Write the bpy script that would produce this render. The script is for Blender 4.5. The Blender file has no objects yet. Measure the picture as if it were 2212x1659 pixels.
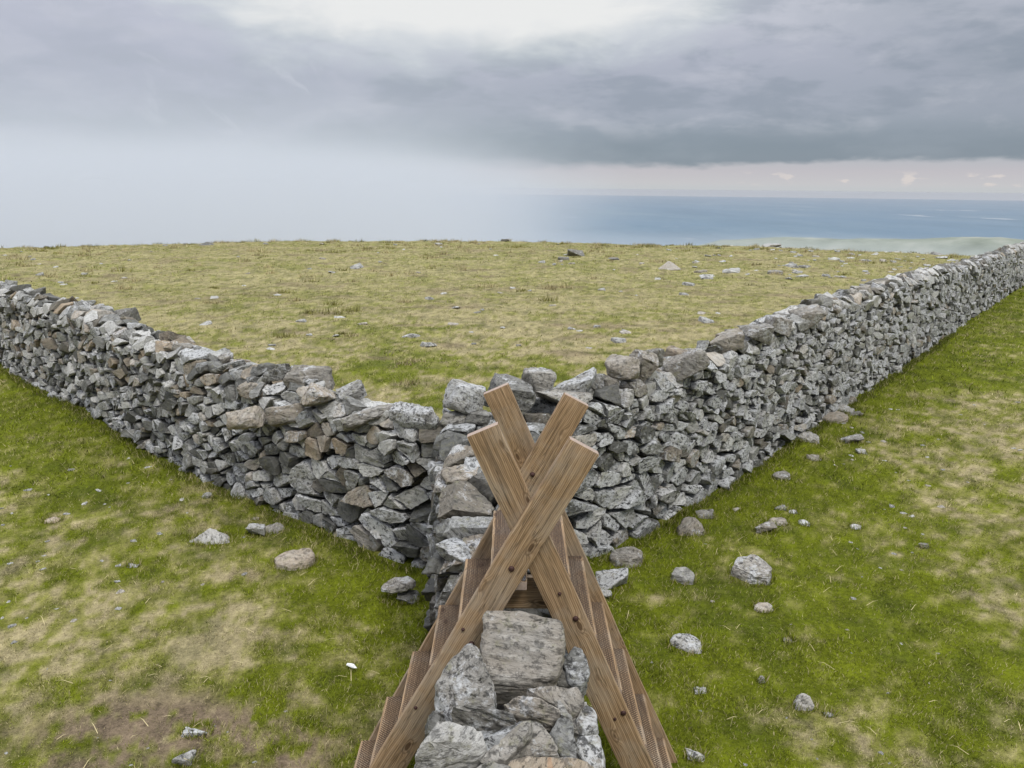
import bpy, bmesh, math, random
import numpy as np
from mathutils import Vector, Matrix, Euler, geometry
from math import radians as rad

random.seed(7); RNG = np.random.default_rng(7)
sc = bpy.context.scene
COL = sc.collection

# ------------------------------------------------------------------ camera
FPX = 829.0; PITCH = rad(13.3); ROLL = rad(0.6); CAMZ = 3.25
cam = bpy.data.cameras.new('camera'); cam.sensor_width = 36.0
cam.lens = FPX / 1024 * 36.0; cam.clip_start = 0.05; cam.clip_end = 400000
co = bpy.data.objects.new('camera', cam); COL.objects.link(co)
co.matrix_world = Matrix.Translation((0, 0, CAMZ)) @ Matrix.Rotation(rad(90) - PITCH, 4, 'X') @ Matrix.Rotation(ROLL, 4, 'Z')
sc.camera = co

def ray(u, v, s=2212.0):
    k = 1024 / s; u = u * k - 512; v = 384 - v * k
    c, sn = math.cos(ROLL), math.sin(ROLL)
    x = (u * c - v * sn) / FPX; z = (u * sn + v * c) / FPX
    return Vector((x, math.cos(PITCH) + z * math.sin(PITCH), -math.sin(PITCH) + z * math.cos(PITCH)))
def at_z(u, v, z=0.0, s=2212.0):
    d = ray(u, v, s); t = (z - CAMZ) / d.z
    return d * t + Vector((0, 0, CAMZ))
def at_y(u, v, y, s=2212.0):
    d = ray(u, v, s); t = y / d.y
    return d * t + Vector((0, 0, CAMZ))

# ------------------------------------------------------------------ render / exposure
sc.view_settings.view_transform = 'Standard'; sc.view_settings.look = 'None'
sc.view_settings.gamma = 1.0; sc.view_settings.exposure = 0.21
sc.render.engine = 'CYCLES'
cy = sc.cycles
cy.max_bounces = 5; cy.diffuse_bounces = 1; cy.glossy_bounces = 2; cy.volume_bounces = 2
cy.transmission_bounces = 1; cy.transparent_max_bounces = 6
cy.use_denoising = True
try: cy.denoising_prefilter = 'ACCURATE'
except Exception: pass

# ------------------------------------------------------------------ node helpers
class NT:
    def __init__(s, tree): s.t = tree
    def n(s, typ, **kw):
        nd = s.t.nodes.new(typ)
        for k, v in kw.items(): setattr(nd, k, v)
        return nd
    def put(s, sock, v):
        if isinstance(v, bpy.types.NodeSocket): s.t.links.new(v, sock)
        elif isinstance(v, (tuple, list)) and len(v) == 3 and sock.type == 'RGBA': sock.default_value = (*v, 1)
        else: sock.default_value = v
    def m(s, op, a, b=0.0, c=None, clamp=False):
        nd = s.n('ShaderNodeMath', operation=op); nd.use_clamp = clamp
        s.put(nd.inputs[0], a); s.put(nd.inputs[1], b)
        if c is not None: s.put(nd.inputs[2], c)
        return nd.outputs[0]
    def add(s, a, b): return s.m('ADD', a, b)
    def sub(s, a, b): return s.m('SUBTRACT', a, b)
    def mul(s, a, b): return s.m('MULTIPLY', a, b)
    def sm(s, v, lo, hi, a=0.0, b=1.0):
        nd = s.n('ShaderNodeMapRange', interpolation_type='SMOOTHSTEP')
        s.put(nd.inputs[0], v)
        for i, q in zip((1, 2, 3, 4), (lo, hi, a, b)): s.put(nd.inputs[i], q)
        return nd.outputs[0]
    def lin(s, v, lo, hi, a=0.0, b=1.0):
        nd = s.n('ShaderNodeMapRange'); s.put(nd.inputs[0], v)
        for i, q in zip((1, 2, 3, 4), (lo, hi, a, b)): s.put(nd.inputs[i], q)
        return nd.outputs[0]
    def mix(s, f, a, b, mode='MIX'):
        nd = s.n('ShaderNodeMix', data_type='RGBA', blend_type=mode)
        s.put(nd.inputs[0], f); s.put(nd.inputs[6], a); s.put(nd.inputs[7], b)
        return nd.outputs[2]
    def noise(s, vec, scale, detail=4.0, rough=0.55, dist=0.0, out=0):
        nd = s.n('ShaderNodeTexNoise'); s.put(nd.inputs['Vector'], vec)
        nd.inputs['Scale'].default_value = scale; nd.inputs['Detail'].default_value = detail
        nd.inputs['Roughness'].default_value = rough; nd.inputs['Distortion'].default_value = dist
        return nd.outputs[out]
    def vmul(s, v, t):
        nd = s.n('ShaderNodeVectorMath', operation='MULTIPLY'); s.put(nd.inputs[0], v); s.put(nd.inputs[1], t)
        return nd.outputs[0]
    def comb(s, x, y, z):
        nd = s.n('ShaderNodeCombineXYZ')
        for i, q in enumerate((x, y, z)): s.put(nd.inputs[i], q)
        return nd.outputs[0]
    def sep(s, v):
        nd = s.n('ShaderNodeSeparateXYZ'); s.put(nd.inputs[0], v); return nd.outputs
    def ramp(s, v, stops, interp='LINEAR'):
        nd = s.n('ShaderNodeValToRGB'); s.put(nd.inputs[0], v)
        cr = nd.color_ramp; cr.interpolation = interp
        while len(cr.elements) < len(stops): cr.elements.new(0.5)
        for e, (p, c) in zip(cr.elements, stops): e.position = p; e.color = (*c, 1)
        return nd.outputs[0]
    def attr(s, name, out='Color'):
        nd = s.n('ShaderNodeAttribute'); nd.attribute_name = name; return nd.outputs[out]
def S(r, g, b):
    f = lambda c: (c / 255 / 12.92) if c / 255 <= .04045 else ((c / 255 + .055) / 1.055) ** 2.4
    return (f(r), f(g), f(b))
def mat(name, rough=0.9, spec=0.3):
    m = bpy.data.materials.new(name); m.use_nodes = True
    b = m.node_tree.nodes['Principled BSDF']; b.inputs['Roughness'].default_value = rough
    b.inputs['Specular IOR Level'].default_value = spec
    return m, NT(m.node_tree), b

# ------------------------------------------------------------------ world: overcast cloud deck over a Nishita sky
SUN_EL, SUN_AZ = rad(54), rad(150)      # azimuth from +Y towards +X
w = bpy.data.worlds.new('World'); sc.world = w; w.use_nodes = True
wt = NT(w.node_tree); bg = w.node_tree.nodes['Background']
tc = wt.n('ShaderNodeTexCoord'); D = tc.outputs['Generated']
dx, dy, dz = wt.sep(D)
el = wt.mul(wt.m('ARCSINE', dz), 57.2958)
az = wt.mul(wt.m('ARCTAN2', dx, dy), 57.2958)
P2 = wt.comb(wt.mul(az, 0.05), wt.mul(el, 0.16), 0.0)
n1 = wt.noise(P2, 1.3, 5, 0.5, 0.4)
n2 = wt.noise(wt.comb(wt.mul(az, 0.09), wt.mul(el, 0.25), 5.0), 1.6, 7, 0.58, 0.3)
n3 = wt.noise(wt.comb(wt.mul(az, 0.03), wt.mul(el, 0.5), 9.0), 1.4, 4, 0.5)
elp = wt.add(el, wt.add(wt.mul(wt.sub(n1, 0.5), 2.2), wt.mul(wt.sub(n2, .5), 1.2)))
deck = wt.ramp(wt.lin(elp, 0, 16), [(0.0, S(186, 194, 202)), (0.12, S(166, 176, 187)), (0.20, S(160, 170, 182)), (0.33, S(180, 185, 198)),
                                   (0.50, S(190, 193, 206)), (0.70, S(206, 208, 218)), (0.85, S(212, 216, 224)), (1.0, S(222, 226, 232))], 'EASE')
# left part of the deck is lighter and lilac, right is slate
deck = wt.mix(wt.mul(wt.sm(az, 0, -20), wt.sm(n2, .35, .62, .25, .85)), deck, S(191, 194, 210))
deck = wt.mix(wt.mul(wt.sm(az, 8, 34), wt.sm(wt.add(n1, wt.mul(wt.sub(n2, .5), .7)), .36, .62, .35, 1)), deck, S(168, 175, 186))
deck = wt.mix(wt.sm(n2, .48, .66, 0, .42), deck, S(212, 213, 222))
n4 = wt.noise(wt.comb(wt.mul(az, .11), wt.mul(el, .34), 21.0), 1.5, 7, .56, .15)
deck = wt.mix(wt.mul(wt.sm(n4, .54, .36, 0, .42), wt.sm(az, -26, -2, .35, 1)), deck, S(142, 153, 166))
wisp = wt.noise(wt.comb(wt.mul(wt.add(az, wt.mul(el, .7)), .35), wt.mul(el, .22), 3.0), 1.6, 6, .6, .6)
deck = wt.mix(wt.mul(wt.sm(wisp, .58, .72, 0, .5), wt.sm(wt.m('ABSOLUTE', wt.add(az, 17)), 9, 3)), deck, S(220, 222, 230))
# dark base of the cloud above the clear strip
band = wt.mul(wt.sm(wt.add(el, wt.mul(wt.sub(n3, .5), 1.6)), 4.4, 2.5), wt.sm(wt.add(az, wt.mul(wt.sub(n2, .5), 14)), -17, -6))
deck = wt.mix(wt.mul(band, wt.sm(n2, .30, .6, .5, 1.0)), deck, S(144, 156, 168))
# clear strip along the horizon
edge = wt.add(wt.add(1.15, wt.mul(wt.sm(az, 0, 32), 0.75)), wt.mul(wt.sub(n3, .5), .5))
strip_c = wt.ramp(wt.lin(el, -0.6, 2.2), [(0.0, S(198, 202, 207)), (0.12, S(200, 203, 207)), (0.35, S(202, 202, 206)), (0.65, S(196, 193, 200)), (1.0, S(182, 186, 194))])
puff = wt.noise(wt.comb(wt.mul(az, .42), wt.mul(el, 1.15), 2.0), 1.5, 5, .55)
pm = wt.mul(wt.mul(wt.sm(puff, .55, .62), wt.sm(wt.m('ABSOLUTE', wt.sub(el, .75)), .55, .2)), wt.sm(az, 12, 20))
strip_c = wt.mix(wt.sm(el, .5, .1, 0, .5), strip_c, S(196, 202, 206))
strip_c = wt.mix(wt.mul(pm, .8), strip_c, S(224, 216, 213))
edge = wt.add(edge, wt.mul(wt.sub(wt.noise(wt.comb(wt.mul(az, .16), wt.mul(el, .5), 31.0), 2.2, 6, .62), .5), 1.1))
dim = wt.mix(wt.sm(el, 6, 11, 1, 0), (1, 1, 1), (.86, .87, .885))
dim = wt.mix(wt.mul(wt.sm(az, 12, 32), .6), dim, (.82, .83, .85))
deck = wt.mix(1.0, deck, dim, 'MULTIPLY')
skyc = wt.mix(wt.sm(wt.sub(el, edge), -.10, wt.sm(az, 14, -10, .42, 1.3)), strip_c, deck)
# bright opening towards the hidden sun
ex = wt.m('DIVIDE', wt.add(az, 4.5), 17.0); ey = wt.m('DIVIDE', wt.sub(el, 13.6), 5.4)
rr = wt.add(wt.m('SQRT', wt.add(wt.mul(ex, ex), wt.mul(ey, ey))), wt.add(wt.mul(wt.sub(n1, .5), .9), wt.mul(wt.sub(n2, .5), .9)))
skyc = wt.mix(wt.mul(wt.sm(rr, 1.3, .95), .45), skyc, S(222, 230, 230))
skyc = wt.mix(wt.sm(rr, 1.12, .66), skyc, S(243, 243, 241))
# mist climbing on the left
mist_f = wt.mul(wt.sm(wt.add(az, wt.mul(wt.sub(n2, .5), 12)), 2, -16), wt.sm(wt.add(el, wt.mul(wt.sub(n1, .5), 1.8)), 3.6, 1.0))
skyc = wt.mix(wt.mul(mist_f, .85), skyc, S(210, 217, 226))
# overcast overhead boosted out of view, sky behind dimmed, to shape the light
up = wt.mul(wt.sm(el, 14, 50, .83, 3.1), wt.sm(wt.mul(wt.m('ABSOLUTE', az), wt.sm(el, 60, 30)), 50, 100, 1.0, .62))
skyc = wt.vmul(skyc, wt.comb(up, up, up))
sky = wt.n('ShaderNodeTexSky', sky_type='NISHITA'); sky.sun_disc = False
sky.sun_elevation = SUN_EL; sky.sun_rotation = SUN_AZ; sky.altitude = 700
nis = wt.vmul(sky.outputs[0], (0.1, 0.1, 0.1))
fin = wt.mix(0.94, nis, skyc)
wt.put(bg.inputs[0], fin); bg.inputs[1].default_value = 1.0

sl = bpy.data.lights.new('sun', 'SUN'); sl.energy = 1.5; sl.angle = rad(16); sl.color = (1.0, .965, .9)
so = bpy.data.objects.new('sun', sl); COL.objects.link(so)
sdir = Vector((math.sin(SUN_AZ) * math.cos(SUN_EL), math.cos(SUN_AZ) * math.cos(SUN_EL), math.sin(SUN_EL)))
so.rotation_euler = sdir.to_track_quat('Z', 'Y').to_euler(); so.location = (0, 0, 30)

# ------------------------------------------------------------------ numpy noise
def _h(ix, iy, iz):
    n = (ix.astype(np.int64) * 374761393 + iy.astype(np.int64) * 668265263 + iz.astype(np.int64) * 2147483647 * 3) & 0xffffffff
    n = ((n ^ (n >> 13)) * 1274126177) & 0xffffffff
    n = (n ^ (n >> 16)) & 0xffffff
    return n / float(0xffffff)
def vnoise(p):
    i = np.floor(p); f = p - i; f = f * f * (3 - 2 * f)
    x, y, z = i[:, 0], i[:, 1], i[:, 2]; r = 0
    for a in (0, 1):
        wa = f[:, 0] if a else 1 - f[:, 0]
        for b in (0, 1):
            wb = f[:, 1] if b else 1 - f[:, 1]
            for c in (0, 1):
                wc = f[:, 2] if c else 1 - f[:, 2]
                r = r + wa * wb * wc * _h(x + a, y + b, z + c)
    return r
def fbm(p, o=4, g=.5):
    p = np.asarray(p, float)
    if p.shape[1] == 2: p = np.hstack([p, np.zeros((len(p), 1))])
    a = 1; t = 0; s = 0
    for k in range(o):
        s = s + a * vnoise(p * (2 ** k) + 17.3 * k); t += a; a *= g
    return s / t
def sstep(x, a, b):
    t = np.clip((x - a) / (b - a), 0, 1); return t * t * (3 - 2 * t)

# ------------------------------------------------------------------ wall lines (near face at ground level, inward normal, top height)
LEFT = [((-0.3, 6.6), (.14, .99), 1.27), ((-.78, 6.67), (.3, .95), 1.27), ((-1.12, 6.8), (.55, .83), 1.27), ((-1.8, 7.45), (.65, .76), 1.24), ((-2.75, 8.21), (.63, .78), 1.34),
        ((-3.51, 8.82), (.68, .73), 1.33), ((-4.74, 10.07), (.72, .69), 1.36), ((-6.26, 11.68), (.71, .71), 1.42), ((-8.03, 13.37), (.71, .71), 1.43),
        ((-9.34, 14.77), (.72, .69), 1.38), ((-14., 19.6), (.72, .69), 1.3)]
RIGHT = [((.4, 6.75), (-.49, .87), 1.5), ((.83, 6.99), (-.61, .8), 1.46), ((1.28, 7.42), (-.75, .66), 1.44), ((1.95, 8.27), (-.78, .63), 1.46), ((3.1, 9.68), (-.79, .62), 1.56),
         ((4.77, 11.86), (-.8, .6), 1.67), ((7.6, 15.62), (-.8, .6), 1.63), ((12.12, 21.71), (-.8, .6), 1.44), ((19.17, 31.2), (-.8, .6), 1.32), ((24., 37.6), (-.8, .6), 1.25)]
NEAR = [((-.33, -1.2), (1, 0), 1.42), ((-.33, 1.6), (1, 0), 1.34), ((-.33, 2.9), (1, 0), 1.2), ((-.32, 3.2), (1, 0), 1.02), ((-.34, 4.3), (1, 0), 1.02), ((-.5, 4.7), (1, 0), 1.12), ((-.62, 5.8), (1, 0), 1.25), ((-.7, 6.6), (1, 0), 1.3), ((-.62, 7.0), (1, 0), 1.3)]
class Path:
    def __init__(s, tab, w0, w1):
        s.b = np.array([t[0] for t in tab], float); n = np.array([t[1] for t in tab], float); s.n = n / np.linalg.norm(n, axis=1)[:, None]
        s.h = np.array([t[2] for t in tab]); d = np.linalg.norm(np.diff(s.b, axis=0), axis=1); s.s = np.concatenate([[0], np.cumsum(d)])
        s.w0, s.w1 = w0, w1; s.L = s.s[-1]
    def at(s, q):
        f = lambda a: np.interp(q, s.s, a)
        b = np.array([f(s.b[:, 0]), f(s.b[:, 1])]); n = np.array([f(s.n[:, 0]), f(s.n[:, 1])]); n /= np.linalg.norm(n)
        return b, n, float(f(s.h))
PL, PR, PN = Path(LEFT, .72, .50), Path(RIGHT, .74, .52), Path(NEAR, .66, .56)
def width0(p, q):
    if p is PN: return float(np.interp(q, [0, 5.4, 6.5, 8.3], [.66, .66, .95, 1.1]))
    return p.w0
SAMP = {}
for key, p in (('L', PL), ('R', PR), ('N', PN)):
    qs = np.arange(0, p.L, .1)
    SAMP[key] = np.array([p.at(q)[0] + p.at(q)[1] * width0(p, q) / 2 for q in qs])
def wall_dist(xy):
    """distance from points to the wall centre lines"""
    xy = np.asarray(xy, float); out = np.full(len(xy), 1e9)
    allp = np.vstack([SAMP['L'], SAMP['R'], SAMP['N']])
    for i in range(0, len(xy), 4000):
        c = xy[i:i + 4000]
        out[i:i + 4000] = np.sqrt(((c[:, None, :] - allp[None]) ** 2).sum(2).min(1))
    return out
_BASE = np.vstack([PL.b[::-1], PR.b])
def in_field(xy):
    """1 on the far side of the two long walls"""
    yb = np.interp(xy[:, 0], _BASE[:, 0], _BASE[:, 1]); return (xy[:, 1] > yb + .35).astype(float)

# ------------------------------------------------------------------ terrain and turf colour
def tz(x, y):
    x = np.asarray(x, float); y = np.asarray(y, float)
    d = np.hypot(x, y); a = np.degrees(np.arctan2(x, y))
    c = 5.1e-4 + 0.5e-4 * sstep(np.abs(a), 5, 30) + .1e-4 * np.sin(a * .21)
    q = np.clip(d - 20, 0, 400)
    z = -c * q * q - np.clip(d - 420, 0, None) * .41
    p = np.stack([x, y], 1)
    z = z + (fbm(p * .9, 4) - .5) * .10 * sstep(d, 3, 9) + (fbm(p * .16 + 40, 3) - .5) * .5 * sstep(d, 30, 70)
    z = z + (fbm(p * 2.1 + 9, 3) - .5) * .20 * sstep(d, 16, 40)
    return z
def tz1(x, y): return float(tz(np.array([x]), np.array([y]))[0])

_T = np.concatenate([np.arange(2, 30, .03), np.arange(30, 110, .08)])
def hit(px, py, s=2212.0):
    d = ray(px, py, s); p = np.array(d[:])[None] * _T[:, None] / d.y; p[:, 2] += CAMZ
    gap = p[:, 2] - tz(p[:, 0], p[:, 1]); k = np.where(gap <= 0)[0]
    j = k[0] if len(k) else int(np.argmin(gap / _T))
    x, y = p[j, 0], p[j, 1]; return Vector((x, y, tz1(x, y)))
def spot(xy, px, py, r, s=2212.0, asp=1.0):
    c = at_z(px, py, 0, s)
    return np.exp(-(((xy[:, 0] - c.x) / (r * asp)) ** 2 + ((xy[:, 1] - c.y) / r) ** 2))
def dryness(xy):
    """returns dry 0..1, lush 0..1, dirt 0..1"""
    d = np.hypot(xy[:, 0], xy[:, 1]); wd = wall_dist(xy); fld = in_field(xy)
    big = fbm(xy * .33 + 3, 3); mid = fbm(xy * 1.5 + 11, 4, .6); fine = fbm(xy * 6.5 + 5, 3, .6)
    ctr = fbm(xy * np.array([.30, .55]) + 71, 3)
    lush = np.exp(-np.clip(wd - .35, 0, None) / 0.75) * (.65 + .7 * (mid - .3))
    dry = .40 + 1.9 * (mid - .5) + .8 * (big - .5) + 1.9 * (fine - .5) + 1.6 * (fbm(xy * 15 + 60, 3, .6) - .5)
    dry = dry - .75 * lush
    left = (xy[:, 0] < 0) & (fld < .5); right = (xy[:, 0] >= 0) & (fld < .5)
    dry = dry + left * (.08 * sstep(-xy[:, 0], 1.2, 3.5) + .03)
    dry = dry + right * (-.16 + .29 * sstep(xy[:, 0] - .28 * xy[:, 1], 1.3, 3.4))
    dry = dry + right * (-.35) * sstep(xy[:, 1], 11, 16)
    dry = dry + fld * (.10 + .28 * sstep(d, 10, 20) - .12 * sstep(d, 50, 90) + 1.1 * (ctr - .5))
    for px, py, r, k in ((1000, 822, 1.2, .5), (1180, 775, 1.4, .5), (850, 850, 1., .3), (500, 1355, .42, .75), (60, 1000, .5, .2), (450, 1440, .35, .35), (1290 + 350, 1560, .25, .5), (400, 1470, .35, .25), (2050, 1250, .8, .3), (120, 1330, .5, .25), (2000, 1440, .5, .3)):
        dry = dry + .38 * k * spot(xy, px, py, r)
    for px, py, r, k in ((480, 1490, .3, .6), (820, 1270, .5, .5), (700, 1290, .5, .4), (100, 900, 1.4, .4), (1500, 1450, .6, .4), (1750, 1330, .6, .2), (1560, 1640, .4, .4)):
        dry = dry - k * spot(xy, px, py, r)
    dirt = .62 * spot(xy, 590, 1610, .34, asp=1.5) + .5 * spot(xy, 330, 1560, .5, asp=1.6) + .9 * spot(xy, 420, 1560, .16, asp=2) + .75 * spot(xy, 200, 1610, .5) + .5 * spot(xy, 640, 1655, .3) + .5 * spot(xy, 350, 1110, .2)+ .5 * spot(xy, 560, 1245, .12, asp=3)
    dirt = dirt * sstep(mid * .5 + fine * .7 + .9 * (fbm(xy * 17 + 3, 3, .6) - .5), .50, .72)
    dirt = dirt + fld * .55 * sstep(fbm(xy * np.array([.8, 1.4]) + 31, 4), .60, .72)
    return np.clip(dry, 0, 1), np.clip(lush, 0, 1), np.clip(dirt, 0, 1)
C_GR = np.array([.102, .122, .007]); C_GD = np.array([.045, .070, .010]); C_GB = np.array([.178, .205, .008])
C_ST = np.array([.420, .350, .185]); C_DT = np.array([.235, .175, .112]); C_OL = np.array([.265, .250, .068]); C_FD = np.array([.400, .360, .175])
def turf_col(xy, k=1.0):
    dry, lush, dirt = dryness(xy)
    f3 = fbm(xy * 3.1 + 50, 3)[:, None]
    g = C_GR * (1 - f3) + C_GB * f3; g = g * (1 - lush[:, None] * .25) + C_GB * lush[:, None] * .25
    d = dry[:, None]
    a = np.clip(d / .55, 0, 1); b = np.clip((d - .55) / .45, 0, 1)
    c = g * (1 - a) + C_OL * a; c = c * (1 - b) + C_ST * b
    fd = (in_field(xy) * sstep(np.hypot(xy[:, 0], xy[:, 1]), 10, 30) * .55)[:, None]
    c = c * (1 - fd) + (C_FD * .6 + C_OL * .4) * fd
    dp = sstep(fbm(xy * 2.6 + 130, 4, .62), .52, .70)[:, None] * .55      # deeper green, mossier turf
    c = c * (1 - dp) + (c * .35 + C_GD * .5) * dp
    c = c * (1 - dirt[:, None]) + C_DT * dirt[:, None]
    return c * k, dry, lush, dirt

def mesh_obj(name, verts, faces, material, parent=None, loc=(0, 0, 0), attrs=None, smooth=False):
    me = bpy.data.meshes.new(name)
    v = np.asarray(verts, np.float32)
    me.vertices.add(len(v)); me.vertices.foreach_set('co', v.ravel())
    f = np.asarray(faces, np.int32)
    me.loops.add(f.size); me.polygons.add(len(f)); k = f.shape[1]
    me.loops.foreach_set('vertex_index', f.ravel())
    me.polygons.foreach_set('loop_start', np.arange(0, f.size, k, dtype=np.int32))
    me.polygons.foreach_set('loop_total', np.full(len(f), k, np.int32))
    for an, (ty, arr) in (attrs or {}).items():
        at = me.attributes.new(an, ty, 'POINT')
        at.data.foreach_set('color' if ty == 'FLOAT_COLOR' else 'vector', np.asarray(arr, np.float32).ravel())
    me.update(calc_edges=True); me.validate()
    me.polygons.foreach_set('use_smooth', np.full(len(me.polygons), smooth))
    if material: me.materials.append(material)
    o = bpy.data.objects.new(name, me); o.location = loc; COL.objects.link(o)
    if parent: o.parent = parent
    return o
def tag(o, label=None, cat=None, group=None, kind=None):
    if label: o['label'] = label
    if cat: o['category'] = cat
    if group: o['group'] = group
    if kind: o['kind'] = kind
    return o
def empty(name, loc=(0, 0, 0), rz=0):
    o = bpy.data.objects.new(name, None); COL.objects.link(o); o.location = loc; o.rotation_euler = (0, 0, rz); o.empty_display_size = .1
    return o
def rgba(c): return np.hstack([c, np.ones((len(c), 1))])

# ground material
mg, T, B = mat('turf_ground', .95, .1)
base = T.attr('turf'); pos = T.n('ShaderNodeNewGeometry').outputs['Position']
f1 = T.noise(pos, 22, 6, .65); f2 = T.noise(pos, 90, 4, .65); f3 = T.noise(T.vmul(pos, (1, .45, 1)), 5, 6, .62)
vals = T.add(T.mul(f1, .5), T.add(T.mul(f2, .45), T.mul(f3, .55)))
kk = T.lin(vals, .55, .95, .30, 1.55)
gc = T.mix(1.0, base, T.comb(kk, kk, kk), 'MULTIPLY')
gc = T.mix(T.sm(T.noise(pos, 38, 5, .7), .55, .72, 0, .5), gc, T.mix(.5, base, (.34, .28, .15)))
T.put(B.inputs['Base Color'], gc)
bp = T.n('ShaderNodeBump'); bp.inputs['Strength'].default_value = .8; bp.inputs['Distance'].default_value = .04
T.put(bp.inputs['Height'], vals); T.put(B.inputs['Normal'], bp.outputs[0])

# one ground sheet in polar rows, dense in view
angs = np.concatenate([np.linspace(-46, 46, 520), np.linspace(48, 312, 90)]); angs = np.radians(angs)
rads = [.4]
while rads[-1] < 130: rads.append(rads[-1] * 1.0125 + .002)
while rads[-1] < 2300: rads.append(rads[-1] * 1.09)
rads = np.array(rads)
RR, AA = np.meshgrid(rads, angs, indexing='ij')
gx = (RR * np.sin(AA)).ravel(); gy = (RR * np.cos(AA)).ravel(); gz = tz(gx, gy)
na, nr = len(angs), len(rads)
I = np.arange(nr * na).reshape(nr, na); In = np.roll(I, -1, axis=1)
quads = np.stack([I[:-1], I[1:], In[1:], In[:-1]], -1).reshape(-1, 4)
gx = np.append(gx, 0); gy = np.append(gy, 0); gz = np.append(gz, 0.0)
quads = np.vstack([quads, np.stack([np.full(na, nr * na), I[0], In[0], np.full(na, nr * na)], 1)])
tri_last = quads[-na:][:, :3]; quads = quads[:-na]
gxy = np.stack([gx, gy], 1)
gcol, *_ = turf_col(gxy, .80)
V = np.stack([gx, gy, gz], 1)
ground = mesh_obj('ground', V, np.vstack([quads, np.hstack([tri_last, tri_last[:, :1]])]) if False else quads, mg,
                  attrs={'turf': ('FLOAT_COLOR', rgba(gcol))}, smooth=True)
tag(ground, kind='structure')

# ------------------------------------------------------------------ distant lowland and hill
ml, T, B = mat('lowland_haze_blue', 1, .0)
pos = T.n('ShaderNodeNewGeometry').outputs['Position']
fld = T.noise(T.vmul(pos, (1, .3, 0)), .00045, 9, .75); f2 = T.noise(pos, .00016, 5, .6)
c = T.ramp(fld, [(.32, (.10, .150, .190)), (.48, (.125, .182, .225)), (.60, (.15, .205, .242)), (.76, (.24, .285, .31))])  # blue of distant haze painted into the land colour
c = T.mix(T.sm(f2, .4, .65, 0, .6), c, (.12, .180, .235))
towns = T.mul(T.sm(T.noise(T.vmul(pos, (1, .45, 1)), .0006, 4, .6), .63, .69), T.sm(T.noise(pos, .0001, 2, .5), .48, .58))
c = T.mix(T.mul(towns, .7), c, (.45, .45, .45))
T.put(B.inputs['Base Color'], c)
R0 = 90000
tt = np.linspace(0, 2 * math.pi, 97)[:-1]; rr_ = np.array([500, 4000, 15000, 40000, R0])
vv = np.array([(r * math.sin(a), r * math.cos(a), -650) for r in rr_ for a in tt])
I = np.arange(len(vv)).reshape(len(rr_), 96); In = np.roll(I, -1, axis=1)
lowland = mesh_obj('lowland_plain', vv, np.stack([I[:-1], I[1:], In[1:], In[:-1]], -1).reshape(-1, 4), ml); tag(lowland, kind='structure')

mh, T, B = mat('hill_grass', 1, 0)
pos = T.n('ShaderNodeNewGeometry').outputs['Position']
c = T.ramp(T.noise(pos, .006, 8, .65), [(.3, (.14, .16, .12)), (.5, (.22, .24, .19)), (.7, (.34, .34, .29))])
T.put(B.inputs['Base Color'], c)
ha = np.linspace(4, 50, 150); hr = np.linspace(1900, 4400, 60)
HR, HA = np.meshgrid(hr, ha, indexing='ij'); hx = HR * np.sin(np.radians(HA)); hy = HR * np.cos(np.radians(HA))
top_el = np.interp(ha, [4, 10, 12, 14, 18, 22, 26, 30, 34, 50], [-7, -4.6, -3.7, -3.15, -2.95, -2.9, -2.72, -2.6, -2.85, -3.3])
ztop = np.tan(np.radians(top_el)) * 3100 + 3.25
prof = np.exp(-((hr - 3100) / 620.) ** 2)
hz = -655 + (ztop[None] + 655) * prof[:, None] + (fbm(np.stack([hx.ravel(), hy.ravel()], 1) * .006, 4).reshape(hx.shape) - .5) * 26 * prof[:, None]
I = np.arange(hx.size).reshape(hx.shape)
hill = mesh_obj('hill', np.stack([hx, hy, hz], -1).reshape(-1, 3), np.stack([I[:-1, :-1], I[1:, :-1], I[1:, 1:], I[:-1, 1:]], -1).reshape(-1, 4), mh, smooth=True); tag(hill, kind='structure')

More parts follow.
